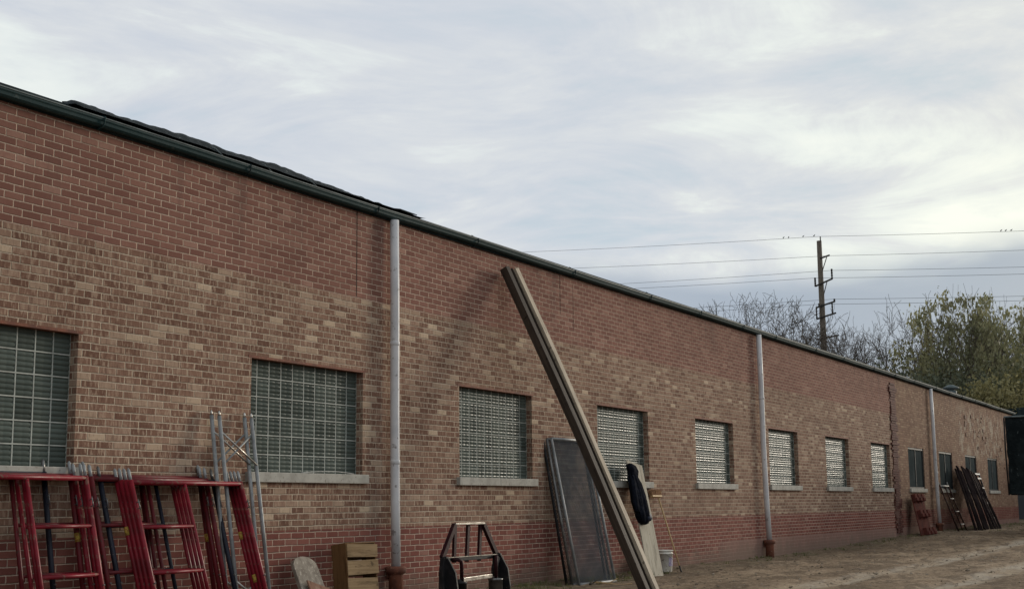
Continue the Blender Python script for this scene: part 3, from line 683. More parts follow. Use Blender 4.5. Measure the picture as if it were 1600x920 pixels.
# ------------------------------------------------------------------ tall leaning beams
def leaning(name,foot,tip,profile_boxes,m,spin=0,bow=.02):
    foot=Vector(foot); tip=Vector(tip); d=tip-foot; Lg=d.length; z_=d.normalized()
    y_=Vector((0,1,0)); y_=(y_-z_*y_.dot(z_)).normalized(); x_=y_.cross(z_)
    Rm=Matrix((x_,y_,z_)).transposed()@Matrix.Rotation(spin,3,'Z')
    mb=MB()
    rr_=random.Random(name+str(round(foot.y,3))); ph=rr_.uniform(0,6); NB=14
    def off_(q): return (bow*math.sin(math.pi*q)+.004*math.sin(q*9+ph), bow*.6*math.sin(math.pi*q+.3)+.004*math.sin(q*7+ph))
    for (xa,xb,ya,yb) in profile_boxes:
        vs=[]
        for i in range(NB+1):
            q=i/NB; ox,oy=off_(q); w1=rr_.uniform(-.0025,.0025)
            for (a,b_) in ((xa,ya),(xb,ya),(xb,yb),(xa,yb)): vs.append((a+ox+w1,b_+oy-w1,Lg*q+(.02*(a+b_) if i==NB else 0)))
        mb.addv(vs,[(i*4+j,i*4+(j+1)%4,(i+1)*4+(j+1)%4,(i+1)*4+j) for i in range(NB) for j in range(4)]+[(3,2,1,0),tuple(NB*4+j for j in range(4))])
    o=mb.build(name,m,bevel=.004); o.matrix_world=Matrix.Translation(foot)@Rm.to_4x4(); return o
ft=(2.0,17.13,-.165); tp=(.14,16.66,4.38)
def off(p_,a,b_=0.): return (p_[0]+b_,p_[1]+a,p_[2])
SP=R(-8)
o=leaning('timber_beam',off(ft,.11),off(tp,.11),[(-.075,.075,-.045,.045)],M['beam'],SP); tag(o,'pale weathered timber beam, right one of the tall beams leaning from ground to wall top','timber beam','tall leaning beams')
o=leaning('timber_beam',off(ft,-.005,-.02),off(tp,-.005,-.02),[(-.07,.045,-.06,-.045),(-.07,-.05,-.045,.045),(-.07,.045,.045,.06)],M['beam_shaded'],SP); tag(o,'dark grooved channel beam in the middle of the tall leaning beams','timber beam','tall leaning beams')
o=leaning('timber_beam',off(ft,-.115,-.01),off(tp,-.125,-.01),[(-.06,.06,-.045,.045)],M['beam_shaded'],SP); tag(o,'narrow dark beam on the left edge of the tall leaning beams','timber beam','tall leaning beams')

# ------------------------------------------------------------------ plywood board, jacket, broom, bucket
ft=Vector((.52,20.74,ground(.5,20.7)-.02)); tp=Vector((.05,21.02,1.73)); d=tp-ft
z_=d.normalized(); y_=Vector((0,1,0)); y_=(y_-z_*y_.dot(z_)).normalized(); x_=y_.cross(z_)
mb=MB(); mb.bx((-.009,-.27,0),(.009,.31,d.length)); o=mb.build('plywood_board',M['ply'],bevel=.002); PM=Matrix.Translation(ft)@Matrix((x_,y_,z_)).transposed().to_4x4(); o.matrix_world=PM
tag(o,'pale grey plywood board leaning on the wall with a jacket over it','board')
jk=empty('jacket'); jk.matrix_world=PM@Matrix.Translation((.035,-.235,.98))@Matrix.Diagonal((1.1,1.25,1.08,1)); tag(jk,'dark hooded jacket hanging over the top of the plywood board','jacket')
def loft(rings,n=28,fold=.02,seed=0,ff=7):
    mb=MB(); vs=[]
    for i,(cx_,cy_,cz_,ry,rx) in enumerate(rings):
        for j in range(n):
            a=2*math.pi*j/n; k=1+fold*10*mn.noise(Vector((math.cos(a)*1.6*ff/5,math.sin(a)*1.6*ff/5,cz_*1.7+seed)))*.5
            k+=.10*math.sin(a*ff+seed+cz_*3)*fold*10*.3
            vs.append((cx_+rx*math.cos(a)*k,cy_+ry*math.sin(a)*k,cz_+.01*mn.noise(Vector((a,cz_*5,seed)))))
    k=len(rings); fs=[(i*n+j,i*n+(j+1)%n,(i+1)*n+(j+1)%n,(i+1)*n+j) for i in range(k-1) for j in range(n)]
    fs+=[tuple(range(n)),tuple(reversed(range((k-1)*n,k*n)))]
    mb.addv(vs,fs,True); return mb
rings=[(.01,.05,-.12,.05,.03),(.02,.04,-.10,.11,.06),(.03,.03,-.02,.15,.085),(.03,.01,.1,.155,.085),(.03,.0,.22,.165,.09),(.035,-.01,.36,.15,.08),(.03,-.03,.48,.13,.07),(.03,-.05,.58,.115,.07),(.028,-.06,.66,.085,.055),(.02,-.06,.72,.07,.05),(.01,-.055,.77,.08,.045),(0,-.05,.805,.05,.03)]
loft(rings,60,.075,1,11).build('body',M['jacket'],jk)
loft([(.07,.06,-.02,.05,.035),(.075,.065,.10,.055,.04),(.08,.06,.3,.055,.04),(.07,.03,.5,.05,.035),(.05,-.01,.62,.04,.03)],24,.09,4,5).build('sleeve',M['jacket'],jk)
loft([(.05,-.14,.03,.045,.035),(.055,-.15,.15,.05,.04),(.06,-.14,.35,.055,.04),(.055,-.11,.55,.05,.035),(.04,-.07,.65,.03,.03)],24,.09,6,5).build('sleeve',M['jacket'],jk)
loft([(.07,.09,-.08,.06,.03),(.08,.095,-.04,.085,.045),(.085,.09,.02,.075,.04),(.08,.08,.06,.04,.02)],18,.05,9,6).build('pocket_lining',M['lining'],jk)
loft([(.05,-.06,.60,.085,.05),(.065,-.06,.68,.09,.06),(.055,-.06,.76,.075,.05),(.03,-.06,.81,.03,.02)],24,.08,12,5).build('hood',M['jacket'],jk)
br_f=Vector((.62,21.62,ground(.6,21.6)-.005)); br_t=Vector((.13,21.86,1.14))
br=empty('push_broom'); d=br_t-br_f; z_=d.normalized(); y_=Vector((0,1,0)); y_=(y_-z_*y_.dot(z_)).normalized(); x_=y_.cross(z_)
br.matrix_world=Matrix.Translation(br_f)@Matrix((x_,y_,z_)).transposed().to_4x4(); tag(br,'push broom leaning head up on the wall right of the plywood','broom')
Lb=d.length; tubeobj('handle',[(0,0,0),(0,0,Lb)],.0125,M['stick'],br)
tubeobj('handle_grip',[(0,0,0),(0,0,.14)],.014,M['steel_dark'],br)
mb=MB(); mb.box((0,-.08,Lb+.02),(.055,.40,.035),Matrix.Rotation(R(10),3,'X')); hd=mb.build('head',M['stick'],br,bevel=.006)
mb=MB(); rn=random.Random(8)
for i in range(260):
    y=-.28+.40*rn.random(); x=rn.uniform(-.03,.03); mb.tube([(x,y,Lb+.035+(-.08-y)*-.17),(x*1.5+rn.uniform(-.02,.02),y+rn.uniform(-.025,.02),Lb+.125+(-.08-y)*-.17+rn.uniform(-.01,.012))],[.008,.006],4,False)
mb.build('bristles',M['bristle'],hd,fix=False)
bk=empty('plastic_bucket',(.30,21.64,ground(.3,21.6)+.012),(0,0,R(20))); tag(bk,'dirty white plastic bucket on the ground at the foot of the wall','bucket')
mb=MB(); mb.lathe([(0,0),(.118,0),(.125,.012),(.140,.30),(.152,.30),(.152,.312),(.141,.314),(.141,.345),(.154,.345),(.156,.36),(.146,.366),(.136,.36),(.12,.03),(0,.02)],(0,0,0),32); mb.build('pail',M['bucket'],bk)
mb=MB(); vs=[]; 
for i in range(9):
    a=R(-35+i*11-20); 
    for z in (.10,.24): rr_=.1275+.0145*z/.30+.003; vs.append((rr_*math.cos(a),rr_*math.sin(a),z))
mb.addv(vs,[(2*i,2*i+2,2*i+3,2*i+1) for i in range(8)],True); mb.build('label_patch',M['label'],bk,fix=False)
mb=MB(); pts=[]
for i in range(13):
    a=math.pi*i/12; pts.append((.155*math.cos(a)*.55+.06,.158*math.cos(a),.30-.12*math.sin(a)))
mb.tube([(0.02+.135*math.sin(math.pi*i/12),.158*math.cos(math.pi*i/12),.31-.10*math.sin(math.pi*i/12)) for i in range(13)],.003,5); mb.build('bail_handle',M['steel_grey'],bk)

# ------------------------------------------------------------------ far group along the wall
rp=empty('formwork_panel',(.42,41.15,ground(.6,41)-.02),(0,-R(11),0)); tag(rp,'dull red panel with rows of square lugs propped left of the far downspout','panel')
mb=MB(); mb.bx((-.03,-.78,0),(.0,.62,1.22)); mb.build('back_plate',M['red_lug'],rp,bevel=.004)
for k,(z,ysft) in enumerate(((1.05,-.16),(.58,.05),(.06,.24))):
    for j in range(3):
        mb=MB(); y=-.50+j*.46+ysft; mb.box((.05,y,z+.07),(.10,.30,.22)); mb.box((.115,y,z+.02),(.03,.24,.10)); mb.build('lug',M['red_lug'],rp,bevel=.01)
fo=scaffold(M['brown_metal'],w_=1.30,h=1.55,lad=.60,side=1,bands=False); fo.location=(.62,45.25,ground(.6,45)-.01); fo.rotation_euler=(0,-R(19),0); tag(fo,'small brown scaffold frame leaning right of the far downspout','scaffold frame',GS)
for ch in fo.children:
    if ch.name.startswith(('rung','top_bar')): ch.data=ch.data.copy(); ch.data.materials[0]=M['white_edge']
rb=random.Random(12)
LB=['leftmost dark plank of the leaning bundle under the far windows','second dark plank from the left in the far leaning bundle','third dark plank from the left in the far leaning bundle','wide dark door panel in the middle of the far leaning bundle','dark plank just right of the wide door panel in the far bundle','third dark plank from the right in the far leaning bundle','second dark plank from the right in the far leaning bundle','rightmost dark plank of the leaning bundle under the far windows']
ypos=[46.95,47.30,47.65,48.25,48.85,49.25,49.65,50.05]; wid=[.22,.22,.25,.75,.24,.22,.24,.2]; tops=[2.12,2.22,2.10,2.16,2.18,2.12,2.05,2.0]
for i in range(8):
    xf=.80+.04*i+rb.uniform(-.04,.04); f_=Vector((xf,ypos[i]-.5,ground(xf,48)-.02)); t_=Vector((.13+rb.uniform(0,.06),ypos[i]+.05,tops[i]-.03))
    o=leaning('dark_plank',f_,t_,[(-.02,.025,-wid[i]/2,wid[i]/2)],M['dark_board']); tag(o,LB[i],'plank','dark planks leaning under the far windows')
    if i in (2,4,5,6):
        k=MB(); k.bx((.026,wid[i]/2-.03,.05),(.045,wid[i]/2,(t_-f_).length-.02)); k.build('edge_batten',M['brown_metal'],o)
# small rack with pale bars behind the bundle
rk=empty('rack',(.62,50.9,ground(.6,50.9)),(0,-R(15),0)); tag(rk,'black rack with two pale top bars at the right end of the far plank bundle','rack')
for s_ in (-1,1): tubeobj('leg',[(0,s_*.42,0),(0,s_*.42,2.02)],.03,M['steel_dark'],rk)
for z,m_ in ((1.96,'white_edge'),(1.80,'white_edge'),(1.45,'steel_dark'),(.9,'steel_dark'),(.35,'steel_dark')):
    mb=MB(); mb.bx((-.02,-.44,z-.03),(.035,.44,z+.03)); mb.build('bar',M[m_],rk)

# ------------------------------------------------------------------ trailer at the right edge
tr=empty('box_trailer',(0,0,0)); tag(tr,'black tarp covered box trailer cut off by the right edge','trailer')
mb=MB(); nx_,nz_=16,14; vs=[]; 
x0,x1,yb,z0,z1=2.72,5.25,41.6,1.21,3.42
def grid(mb,fn,nu,nv):
    vs=[fn(i/nu,j/nv) for i in range(nu+1) for j in range(nv+1)]
    mb.addv(vs,[(i*(nv+1)+j,(i+1)*(nv+1)+j,(i+1)*(nv+1)+j+1,i*(nv+1)+j+1) for i in range(nu) for j in range(nv)],True)
def wv(a,b_,c): return .05*mn.noise(Vector((a*1.5,b_*.7,c)))+.02*mn.noise(Vector((a*5,b_*3,c)))
grid(mb,lambda a,b_:(x0+(x1-x0)*a+(wv(b_*4,a,7) if a==0 else 0),yb+wv(a*3,b_*2,1)-.02,z0+(z1-z0)*b_+(wv(a*6,0,5) if b_==0 else 0)),24,20)
grid(mb,lambda a,b_:(x0+wv(a*9,b_*2,4)*(0 if a==0 else 1)+(wv(b_*4,0,7) if a==0 else 0),yb+6.2*a,z0+(z1-z0)*b_),40,16)
grid(mb,lambda a,b_:(x1+wv(a*9,b_*2,9)*(0 if a==0 else 1),yb+6.2*a,z0+(z1-z0)*b_),30,10)
grid(mb,lambda a,b_:(x0+(x1-x0)*a,yb+6.2*b_,z1+wv(a*2,b_*6,3)*.6),10,30)
grid(mb,lambda a,b_:(x0+(x1-x0)*a,yb+6.2,z0+(z1-z0)*b_),4,4)
mb.build('tarp_cover',M['tarp'],tr)
mb=MB(); mb.bx((x0+.02,yb+.06,z0-.02),(x1-.02,yb+6.1,z0+.10)); mb.bx((x0+.5,yb+.3,z0-.22),(x0+.62,yb+6.0,z0-.03)); mb.bx((x1-.62,yb+.3,z0-.22),(x1-.5,yb+6.0,z0-.03)); mb.build('chassis',M['steel_dark'],tr)
mb=MB(); mb.tube([(x0-.03,yb-.05,z1+.02),(x1+.03,yb-.05,z1+.03)],.028,8); mb.build('top_rail',M['rim'],tr)
mb=MB(); mb.tube([(x0-.03,yb-.04,z1+.0),(x0-.04,yb-.05,2.4),(x0-.02,yb-.04,z0-.02)],.022,8); mb.build('corner_rail',M['steel_dark'],tr)
for x in (x0+.30,x1-.30):
    for y in (yb+4.0,yb+5.05):
        g=ground(x,y); mb=MB(); prof_=[(.22,-.12),(.44,-.12),(.48,-.09),(.48,.09),(.44,.12),(.22,.12),(.20,.08)]
        n=28; vs=[]
        for j in range(n):
            a=2*math.pi*j/n
            for rr_,xx in prof_: vs.append((x+xx,y+rr_*math.cos(a),g+.47+rr_*math.sin(a)))
        k=len(prof_); mb.addv(vs,[(j*k+i,j*k+i+1,((j+1)%n)*k+i+1,((j+1)%n)*k+i) for j in range(n) for i in range(k-1)],True)
        wl=mb.build('wheel',M['rubber'],tr); mb=MB(); mb.tube([(x-.09,y,g+.47),(x+.09,y,g+.47)],.215,20); mb.build('rim',M['steel_grey'],wl)
        mb=MB(); mb.bx((x-.03,y-.04,g+.47),(x+.03,y+.04,z0-.03)); mb.build('axle_hanger',M['steel_dark'],tr)
mb=MB(); mb.tube([(x0+.5,yb+6.1,z0-.12),((x0+x1)/2,yb+7.6,z0-.25),(x1-.5,yb+6.1,z0-.12)],.05,8); mb.tube([((x0+x1)/2,yb+7.3,z0-.25),((x0+x1)/2,yb+7.3,ground(4,48))],.04,8); mb.build('drawbar',M['steel_dark'],tr)

# low dark shed behind the far corner
sh=empty('dark_shed',(0,0,0)); tag(sh,'low dark shed with a flat roof beyond the far corner of the brick building','shed')
mb=MB(); mb.bx((-3.6,73.,-.3),(14.,84.,5.1)); mb.build('wall',M['far_wall'],sh)
mb=MB(); mb.prism([(-3.9,5.105),(14.3,5.105),(14.3,5.40),(5.,6.1),(-3.9,5.55)],lambda p_,t_:(p_[0],t_,p_[1]),72.7,84.3); mb.build('roof',M['fascia'],sh)
mb=MB(); 
mb.bx((5.,72.93,.0),(8.4,72.995,3.2)); d_=mb.build('door',M['screen'],sh)
mb=MB(); mb.bx((6.6,72.90,1.2),(6.7,72.928,1.5)); mb.build('handle',M['steel_dark'],d_)

# ------------------------------------------------------------------ utility pole and lines
RV=Vector((.873,.488,0)).normalized(); FV=Vector((-.488,.873,0)).normalized()
pb=Vector((-23.8,115.2,0)); topz=23.75
pole=empty('utility_pole',(pb.x,pb.y,0)); tag(pole,'tall wooden utility pole with angled crossarms rising behind the roof','utility pole')
mb=MB(); mb.tube([(0,0,-.5),(0,0,12),(.02,0,topz)],[.34,.28,.21],14); mb.build('post',M['pole'],pole)
ad=(RV*.9+FV*.43).normalized()
def arm(z,a,b_,rise,th=.085):
    p0=ad*a+Vector((0,0,z)); p1=ad*b_+Vector((0,0,z+rise)); mb=MB(); mb.tube([p0-FV*.25,p1-FV*.25],th,6,smooth=False); return mb,p0,p1
for spec in ((22.15,0,1.0,.35),(19.65,-.65,1.15,.75),(17.75,-.7,1.3,.65),(16.75,-.7,1.4,.65),(14.95,-.8,1.6,.5)):
    mb,p0,p1=arm(*spec); mb.build('crossarm',M['arm'],pole)
for spec in ((20.9,.1,.7,1.4,.04),(18.7,.1,.6,1.4,.04)):
    mb,p0,p1=arm(spec[0],spec[1],spec[2],spec[3],spec[4]); mb.build('arm_brace',M['arm'],pole)
def post_ins(a,z0_,z1_,th=.095):
    mb=MB(); q=ad*a-FV*.25; pts=[q+Vector((0,0,z0_+(z1_-z0_)*i/8)) for i in range(9)]; mb.tube(pts,[th*(1 if i%2 else .7) for i in range(9)],8); mb.build('insulator',M['arm'],pole)
post_ins(-.68,19.6,20.4); post_ins(1.18,20.35,21.3); post_ins(-.68,16.75,17.8,.08); post_ins(1.05,17.3,18.3,.08)
post_ins(.1,23.7,24.1,.06); post_ins(-.4,17.85,18.15,.07); post_ins(1.32,18.35,18.65,.1)
# wires run left (away behind the roof) and right past the frame
Lend=pb-RV*62+FV*38; Rend=pb+RV*58-FV*22
def wire(name,zl,zm,zr,offv,sag,label):
    m0=Vector((pb.x,pb.y,0))+offv+Vector((0,0,zm)); l0=Vector((Lend.x,Lend.y,zl))+offv; r0=Vector((Rend.x,Rend.y,zr))+offv; pts=[]
    for i in range(25): q=i/24; p_=l0.lerp(m0,q); p_.z-=sag*4*q*(1-q); pts.append(p_)
    for i in range(1,25): q=i/24; p_=m0.lerp(r0,q); p_.z-=sag*4*q*(1-q); pts.append(p_)
    mb=MB(); mb.tube(pts,.015,5); o=mb.build(name,M['wire']); tag(o,label,'power line','power lines over the roof'); return pts
WN=['topmost wire carrying the birds across the sky','second wire from the top, meeting the highest side arm','third wire from the top, on the taller post of the pole','fourth wire from the top, just below the third','fifth wire from the top, crossing near the bare treetops','lowest wire, running behind the upper branches of the trees']
zt=[(29.8,24.15,22.3,Vector((0,0,0)),.5),(28.0,22.5,21.1,ad*1.0,.5),(25.2,21.2,19.2,ad*1.18,.45),(24.7,20.4,18.6,-ad*.68,.45),(22.0,18.65,16.9,ad*1.32,.4),(21.2,18.1,16.5,-ad*.4,.4)]
wp=[wire('power_line',a,b_,c,o_,s_,WN[i]) for i,(a,b_,c,o_,s_) in enumerate(zt)]
# birds
def bird_mesh():
    mb=MB(); vs=[]
    for i,(x,r_) in enumerate([(-.14,.004),(-.10,.015),(-.05,.04),(0,.052),(.04,.045),(.07,.030),(.09,.032),(.115,.028),(.135,.010),(.155,.002)]):
        for j in range(8): a=2*math.pi*j/8; vs.append((x*.75,r_*math.cos(a),.07+r_*math.sin(a)*1.1+max(0,x)*.75))
    mb.addv(vs,[(i*8+j,i*8+(j+1)%8,(i+1)*8+(j+1)%8,(i+1)*8+j) for i in range(9) for j in range(8)],True)
    mb.tube([(0,.015,.03),(0,.015,-.01)],.005,4); mb.tube([(0,-.015,.03),(0,-.015,-.01)],.005,4); return mb
B0=None; CAMP=Vector((9.46,0,1.031))
def along(pts,target):   # point on wire nearest to a given signed distance from the pole along RV
    best=None
    for a,b_ in zip(pts,pts[1:]):
        da=(a-pb).dot(RV); db=(b_-pb).dot(RV)
        if da<=target<=db: q=(target-da)/(db-da); return a.lerp(b_,q)
    return pts[0]
for s_,lb in ((-2.75,'leftmost small dark bird on the top wire left of the pole'),(-2.35,'second small dark bird on the top wire left of the pole'),(-1.2,'third small dark bird on the top wire, close left of the pole'),(-.35,'small dark bird on the top wire next to the pole tip'),(14.1,'left one of three small birds on the top wire far right'),(14.45,'middle one of three small birds on the top wire far right'),(14.85,'right one of three small birds on the top wire far right')):
    p_=along(wp[0],s_)
    if B0 is None: B0=bird_mesh().build('bird',M['bird']); o=B0
    else: o=B0.copy(); link(o)
    o.location=p_+Vector((0,0,.02)); o.rotation_euler=(0,0,R(29+random.Random(int(s_*10)).uniform(-60,60))); tag(o,lb,'bird','birds on the top wire')

# ------------------------------------------------------------------ trees
def grow(seed,h,spread,levels,trunk_r,lean=0.,first=.22,kids=(2,3),droop=0.):
    rn=random.Random(seed); segs=[]; tips=[]
    def rec(p,d,L_,r_,lv):
        n=3; pts=[p]; 
        for i in range(n):
            d=(d+Vector((rn.uniform(-1,1),rn.uniform(-1,1),rn.uniform(-.8,.8)))*.16*(1+.38*lv)+Vector((0,0,.05-droop*lv))).normalized(); pts.append(pts[-1]+d*L_/n)
        r1=r_*.66; rad=[r_+(r1-r_)*i/n for i in range(n+1)]
        segs.append((pts,rad,lv))
        if lv>=2: tips.extend(pts[1:] if lv>=levels-1 else pts[2:])
        if lv>=levels: return
        k=rn.choice(kids)+(1 if lv==0 else 0)
        az=rn.uniform(0,6.28)
        for j in range(k):
            a=az+j*6.28/k+rn.uniform(-.5,.5); t_=spread*rn.uniform(.6,1.25)*(1. if j else .55)
            ax=d.orthogonal().normalized(); b_=d.cross(ax); nd=(d*math.cos(t_)+(ax*math.cos(a)+b_*math.sin(a))*math.sin(t_)).normalized()
            s=pts[-1] if j<2 or lv==0 else pts[rn.choice([1,2])]
            rec(s,nd,L_*rn.uniform(.66,.88),r1*(.9 if j==0 else .72),lv+1)
        # side twigs
        if lv>=2:
            for j in range(rn.choice([1,2,2])):
                a=rn.uniform(0,6.28); ax=d.orthogonal().normalized(); b_=d.cross(ax); nd=(d*.6+(ax*math.cos(a)+b_*math.sin(a))*.8).normalized()
                s=pts[rn.choice([1,2])]; q=[s,s+nd*L_*.3,s+nd*L_*.5+Vector((0,0,L_*.08))]; segs.append((q,[r1*.4,r1*.3,.006],9)); tips.append(q[-1])
    rec(Vector((0,0,-.3)),Vector((lean,0,1)).normalized(),h*first,trunk_r,0)
    mx=max(p.z for s in segs for p in s[0]); k=h/mx
    segs=[([p*k for p in a],b_,c) for a,b_,c in segs]; tips=[p*k for p in tips]
    return segs,tips
def tree_proto(name,seed,h,spread,levels,tr_,leaf=None,nleaf=0,lsize=.2,clump=.6,**kw):
    segs,tips=grow(seed,h,spread,levels,tr_,**kw); root=empty(name)
    mb=MB(); 
    for pts,rad,lv in segs:
        if lv<=1: mb.tube(pts,[max(r_,.03) for r_ in rad],8 if lv==0 else 6,False)
    mb.build('trunk',M['bark'],root,fix=False)
    mb=MB()
    for pts,rad,lv in segs:
        if lv>1: mb.tube(pts,[max(r_,.013) for r_ in rad],3 if lv>2 else 5,False)
    mb.build('branches',M['bark'],root,fix=False)
    if leaf:
        rn=random.Random(seed+9); mb=MB(); cl=[tips[rn.randrange(len(tips))] for _ in range(max(30,nleaf//26))]
        for i in range(nleaf):
            c=cl[rn.randrange(len(cl))]; 
            p=c+Vector((rn.gauss(0,1),rn.gauss(0,1),rn.gauss(0,.8)))*clump
            s=lsize*rn.uniform(.6,1.3); a=Vector((rn.gauss(0,1),rn.gauss(0,1),rn.gauss(0,.7))).normalized(); b_=a.orthogonal().normalized(); b_=(b_*math.cos(i)+a.cross(b_)*math.sin(i))
            e=a.cross(b_)
            mb.addv([p-b_*s*.5,p+e*s*.28,p+b_*s*.5,p-e*s*.28],[(0,1,2,3)])
        mb.build('crown',leaf,root,fix=False)
    return root
def pxdir(px,d):     # bearing of a tree seen past the roof: camera-space column -> ground point at distance d
    k=(px-800)/2112.5; v=Vector((f.x+r.x*k,f.y+r.y*k,0)).normalized(); return Vector((9.46,0,0))+v*d
bare=[tree_proto('bare_tree',s,15,.60,lv_,.26,first=.18) for s,lv_ in ((3,6),(11,7),(23,6))]
leafy=[tree_proto('leafy_tree',s,13,.42,5,.22,M[lm],n_,.32,.30) for s,lm,n_ in ((31,'leaf_olive',2300),(44,'leaf_olive',1900),(52,'leaf_yellow',2100))]
dense=[tree_proto('dense_tree',s,10,.5,4,.2,M[lm],n_,.30,.75,first=.16) for s,lm,n_ in ((61,'leaf_dark',6500),(72,'leaf_yellow',6000),(83,'leaf_olive',6000))]
cnt={}
def put_tree(protos,i,px,d,h,label,cat,group,rz,wid_=1.):
    b_=protos[i]; o=b_ if b_.name not in cnt else copy_tree(b_); cnt[b_.name]=1
    p_=pxdir(px,d); base_h={'bare_tree':15,'leafy_tree':13,'dense_tree':10}[b_.name.split('.')[0]]
    s=h/base_h; o.location=(p_.x,p_.y,-.2); o.scale=(s*wid_,s*wid_,s); o.rotation_euler=(0,0,rz); tag(o,label,cat,group); return o
def hgt(py,d,px=1300): # height that reaches image row py at distance d
    yh=788-(px-800)*.0109; return 1.03+(yh-py)/2112.5*d*.99/1.0
GT='bare trees behind the roof'; GL='leafy trees behind the roof'; GD='dense low trees beyond the building'
for i,px,d,py,rz,lb in ((0,1122,90,462,.3,'leftmost bare tree showing above the roof'),(1,1168,94,446,2.1,'second bare tree from the left, tallest fan of twigs left of the pole'),(2,1222,98,484,4.0,'bare tree half way between the left clump and the pole'),(2,1258,92,476,5.2,'bare tree immediately left of the utility pole'),(0,1318,95,478,1.2,'bare tree immediately right of the utility pole'),(2,1352,92,474,3.2,'second bare tree right of the utility pole'),(0,1392,97,470,4.4,'bare tree poking out left of the leafy trees'),(1,1290,105,500,3.7,'far bare tree directly behind the pole'),(2,1450,100,468,.7,'bare tree whose twigs rise among the leafy crowns'),(1,1530,98,490,1.9,'bare tree in the gap between the two leafy clumps')):
    put_tree(bare,i,px,d,hgt(py,d,px),lb,'bare tree',GT,rz,.85)
for i,px,d,py,rz,lb in ((2,1422,88,500,.4,'shorter leafy tree at the left end of the leafy row'),(0,1452,84,472,2.3,'leafy tree with an open crown left of the tallest one'),(1,1497,82,462,1.0,'tallest leafy tree right of the pole with a broad airy crown'),(1,1552,84,470,3.9,'narrow pointed leafy tree near the right edge'),(0,1590,86,488,5.0,'leafy tree cut by the right edge'),(2,1640,84,480,2.,'leafy tree just outside the right edge'),(0,1520,90,520,4.2,'shorter leafy tree between the broad and the pointed one')):
    put_tree(leafy,i,px,d,hgt(py-12,d,px),lb,'leafy tree',GL,rz,.56)
k_=0
for i,px,d,py,rz,lb in ((0,1362,82,572,.2,'low dark tree where the dense row starts left above the gutter'),(0,1400,80,545,1.7,'dense dark tree left of the far toothed joint'),(2,1432,84,548,2.9,'dense olive tree above the far toothed joint'),(0,1462,78,552,4.1,'dense dark tree above the far downspout'),(1,1490,76,588,5.1,'low yellow green tree left above the roof vent'),(0,1518,80,556,.9,'dense dark tree right above the roof vent'),(1,1552,76,572,2.2,'yellow green tree above the far end of the roof'),(1,1590,78,560,3.3,'yellow green tree at the right edge above the trailer'),(0,1572,84,545,4.6,'dark tree behind the yellow green ones at the right edge'),(2,1480,88,535,5.6,'olive tree filling the back of the dense row'),(0,1640,80,556,1.3,'dark tree outside the right edge'),(2,1690,78,560,2.3,'olive tree outside the right edge')):
    put_tree(dense,i,px,d,hgt(py+34,d,px),lb,'tree',GD,rz,1.0)
# more growth right of the yard, seen only from other positions
for j,(x,y,h) in enumerate(((22,70,10),(30,62,11),(36,50,10),(16,78,10))):
    o=copy_tree(dense[j%3]); s=h/10; o.location=(x,y,-.4); o.scale=(s,s,s); o.rotation_euler=(0,0,j*1.7); tag(o,['tree across the yard beyond the trailer','nearest tree across the yard, right of the trailer','tree at the far right of the yard','rearmost tree beyond the shed'][j],'tree',GD)

# ------------------------------------------------------------------ ground litter: grass, stones
rn=random.Random(77); mb=MB()
def gz_(x,y):
    p=Vector((x*.8,y*.5,0)); z=ground(x,y)+.035*mn.noise(p)+.024*mn.noise(p*3.1)+.020*mn.noise(p*8)+.03*math.exp(-(x/.25)**2); return z
def tuft(x,y,n,h,sp):
    z=gz_(x,y)
    for i in range(n):
        a=rn.uniform(0,6.28); d=rn.random()*sp; px_,py_=x+d*math.cos(a),max(0,0)+y+d*math.sin(a); px_=max(.02,px_)
        hh_=h*rn.uniform(.4,1.1); le=Vector((rn.uniform(-.6,.6)*hh_,rn.uniform(-.6,.6)*hh_,hh_)); wv_=Vector((math.cos(a+1),math.sin(a+1),0))*rn.uniform(.003,.006)
        p=Vector((px_,py_,z-.01)); mb.addv([p-wv_,p+wv_,p+le*.6+wv_*.7,p+le,p+le*.6-wv_*.7],[(0,1,2,3,4)])
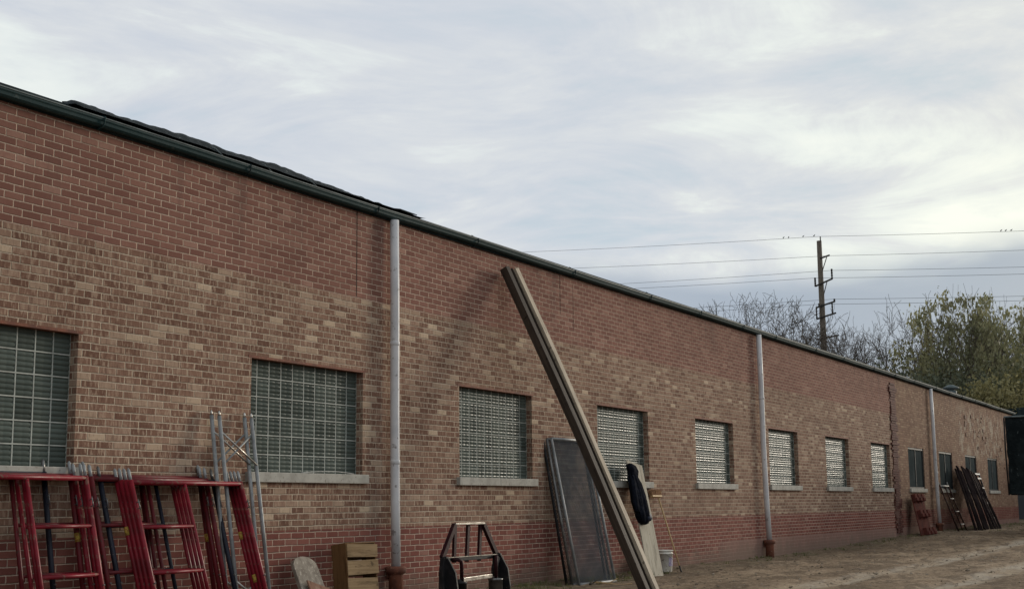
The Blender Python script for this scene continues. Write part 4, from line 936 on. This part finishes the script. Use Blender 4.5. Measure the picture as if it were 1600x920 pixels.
for i in range(520):
    y=rn.choice([rn.uniform(14,22),rn.uniform(16.5,20.5),rn.uniform(22,46),rn.uniform(46,60)])
    m_=mn.noise(Vector((y*.7,0,5)));
    if m_<-.12: continue
    tuft(abs(rn.gauss(0,.28))+.03,y,rn.randint(6,16),rn.uniform(.03,.10),.07)
for i in range(120): tuft(rn.uniform(.3,3.0),rn.uniform(46,62),rn.randint(6,14),rn.uniform(.04,.10),.15)
o=mb.build('grass',M['grass'],fix=False); tag(o,'short weedy grass along the foot of the brick wall','grass',kind='stuff')
mb=MB()
for i in range(2600):
    x=abs(rn.gauss(0,1))*3.2+.1; y=rn.uniform(15,55); s=rn.choice([.008,.010,.014,.018,.024])*rn.uniform(.6,1.3)
    if rn.random()<.006: s=.045
    z=gz_(x,y); vs=[]
    for a,b_,c in ((1,0,0),(-1,0,0),(0,1,0),(0,-1,0),(0,0,1),(0,0,-1)): vs.append((x+a*s*rn.uniform(.7,1.4),y+b_*s*rn.uniform(.7,1.4),z+s*.2+c*s*rn.uniform(.4,.8)))
    mb.addv(vs,[(0,2,4),(2,1,4),(1,3,4),(3,0,4),(2,0,5),(1,2,5),(3,1,5),(0,3,5)])
o=mb.build('gravel',M['stone'],fix=False); tag(o,'scattered small stones on the dirt yard','gravel',kind='stuff')
# dead sticks near the chain link
for j,(x,y,a,Ln) in enumerate(((.72,18.5,.5,.75),(.62,18.15,1.9,.45),(.25,16.2,2.6,.35))):
    pts=[(x+math.cos(a)*Ln*(q-.5)+.02*math.sin(q*5),y+math.sin(a)*Ln*(q-.5),gz_(x,y)+.02+.02*math.sin(q*6)) for q in (0,.25,.5,.75,1)]
    mb=MB(); mb.tube(pts,[.016,.015,.013,.01,.006],6); mb.tube([pts[2],(pts[2][0]+.1,pts[2][1]+.09,pts[2][2]+.07)],[.009,.004],5)
    o=mb.build('dead_stick',M['stick'] if j==0 else M['bark']); tag(o,['pale dead stick lying in front of the chain link panels','short dark stick at the left foot of the chain link panels','small stick on the grass left of the chain link panels'][j],'stick')

# not every leg carries a painted band
rn=random.Random(4)
for o in [o for o in bpy.data.objects if o.name.startswith('paint_band')]:
    if rn.random()<.55: bpy.data.objects.remove(o)
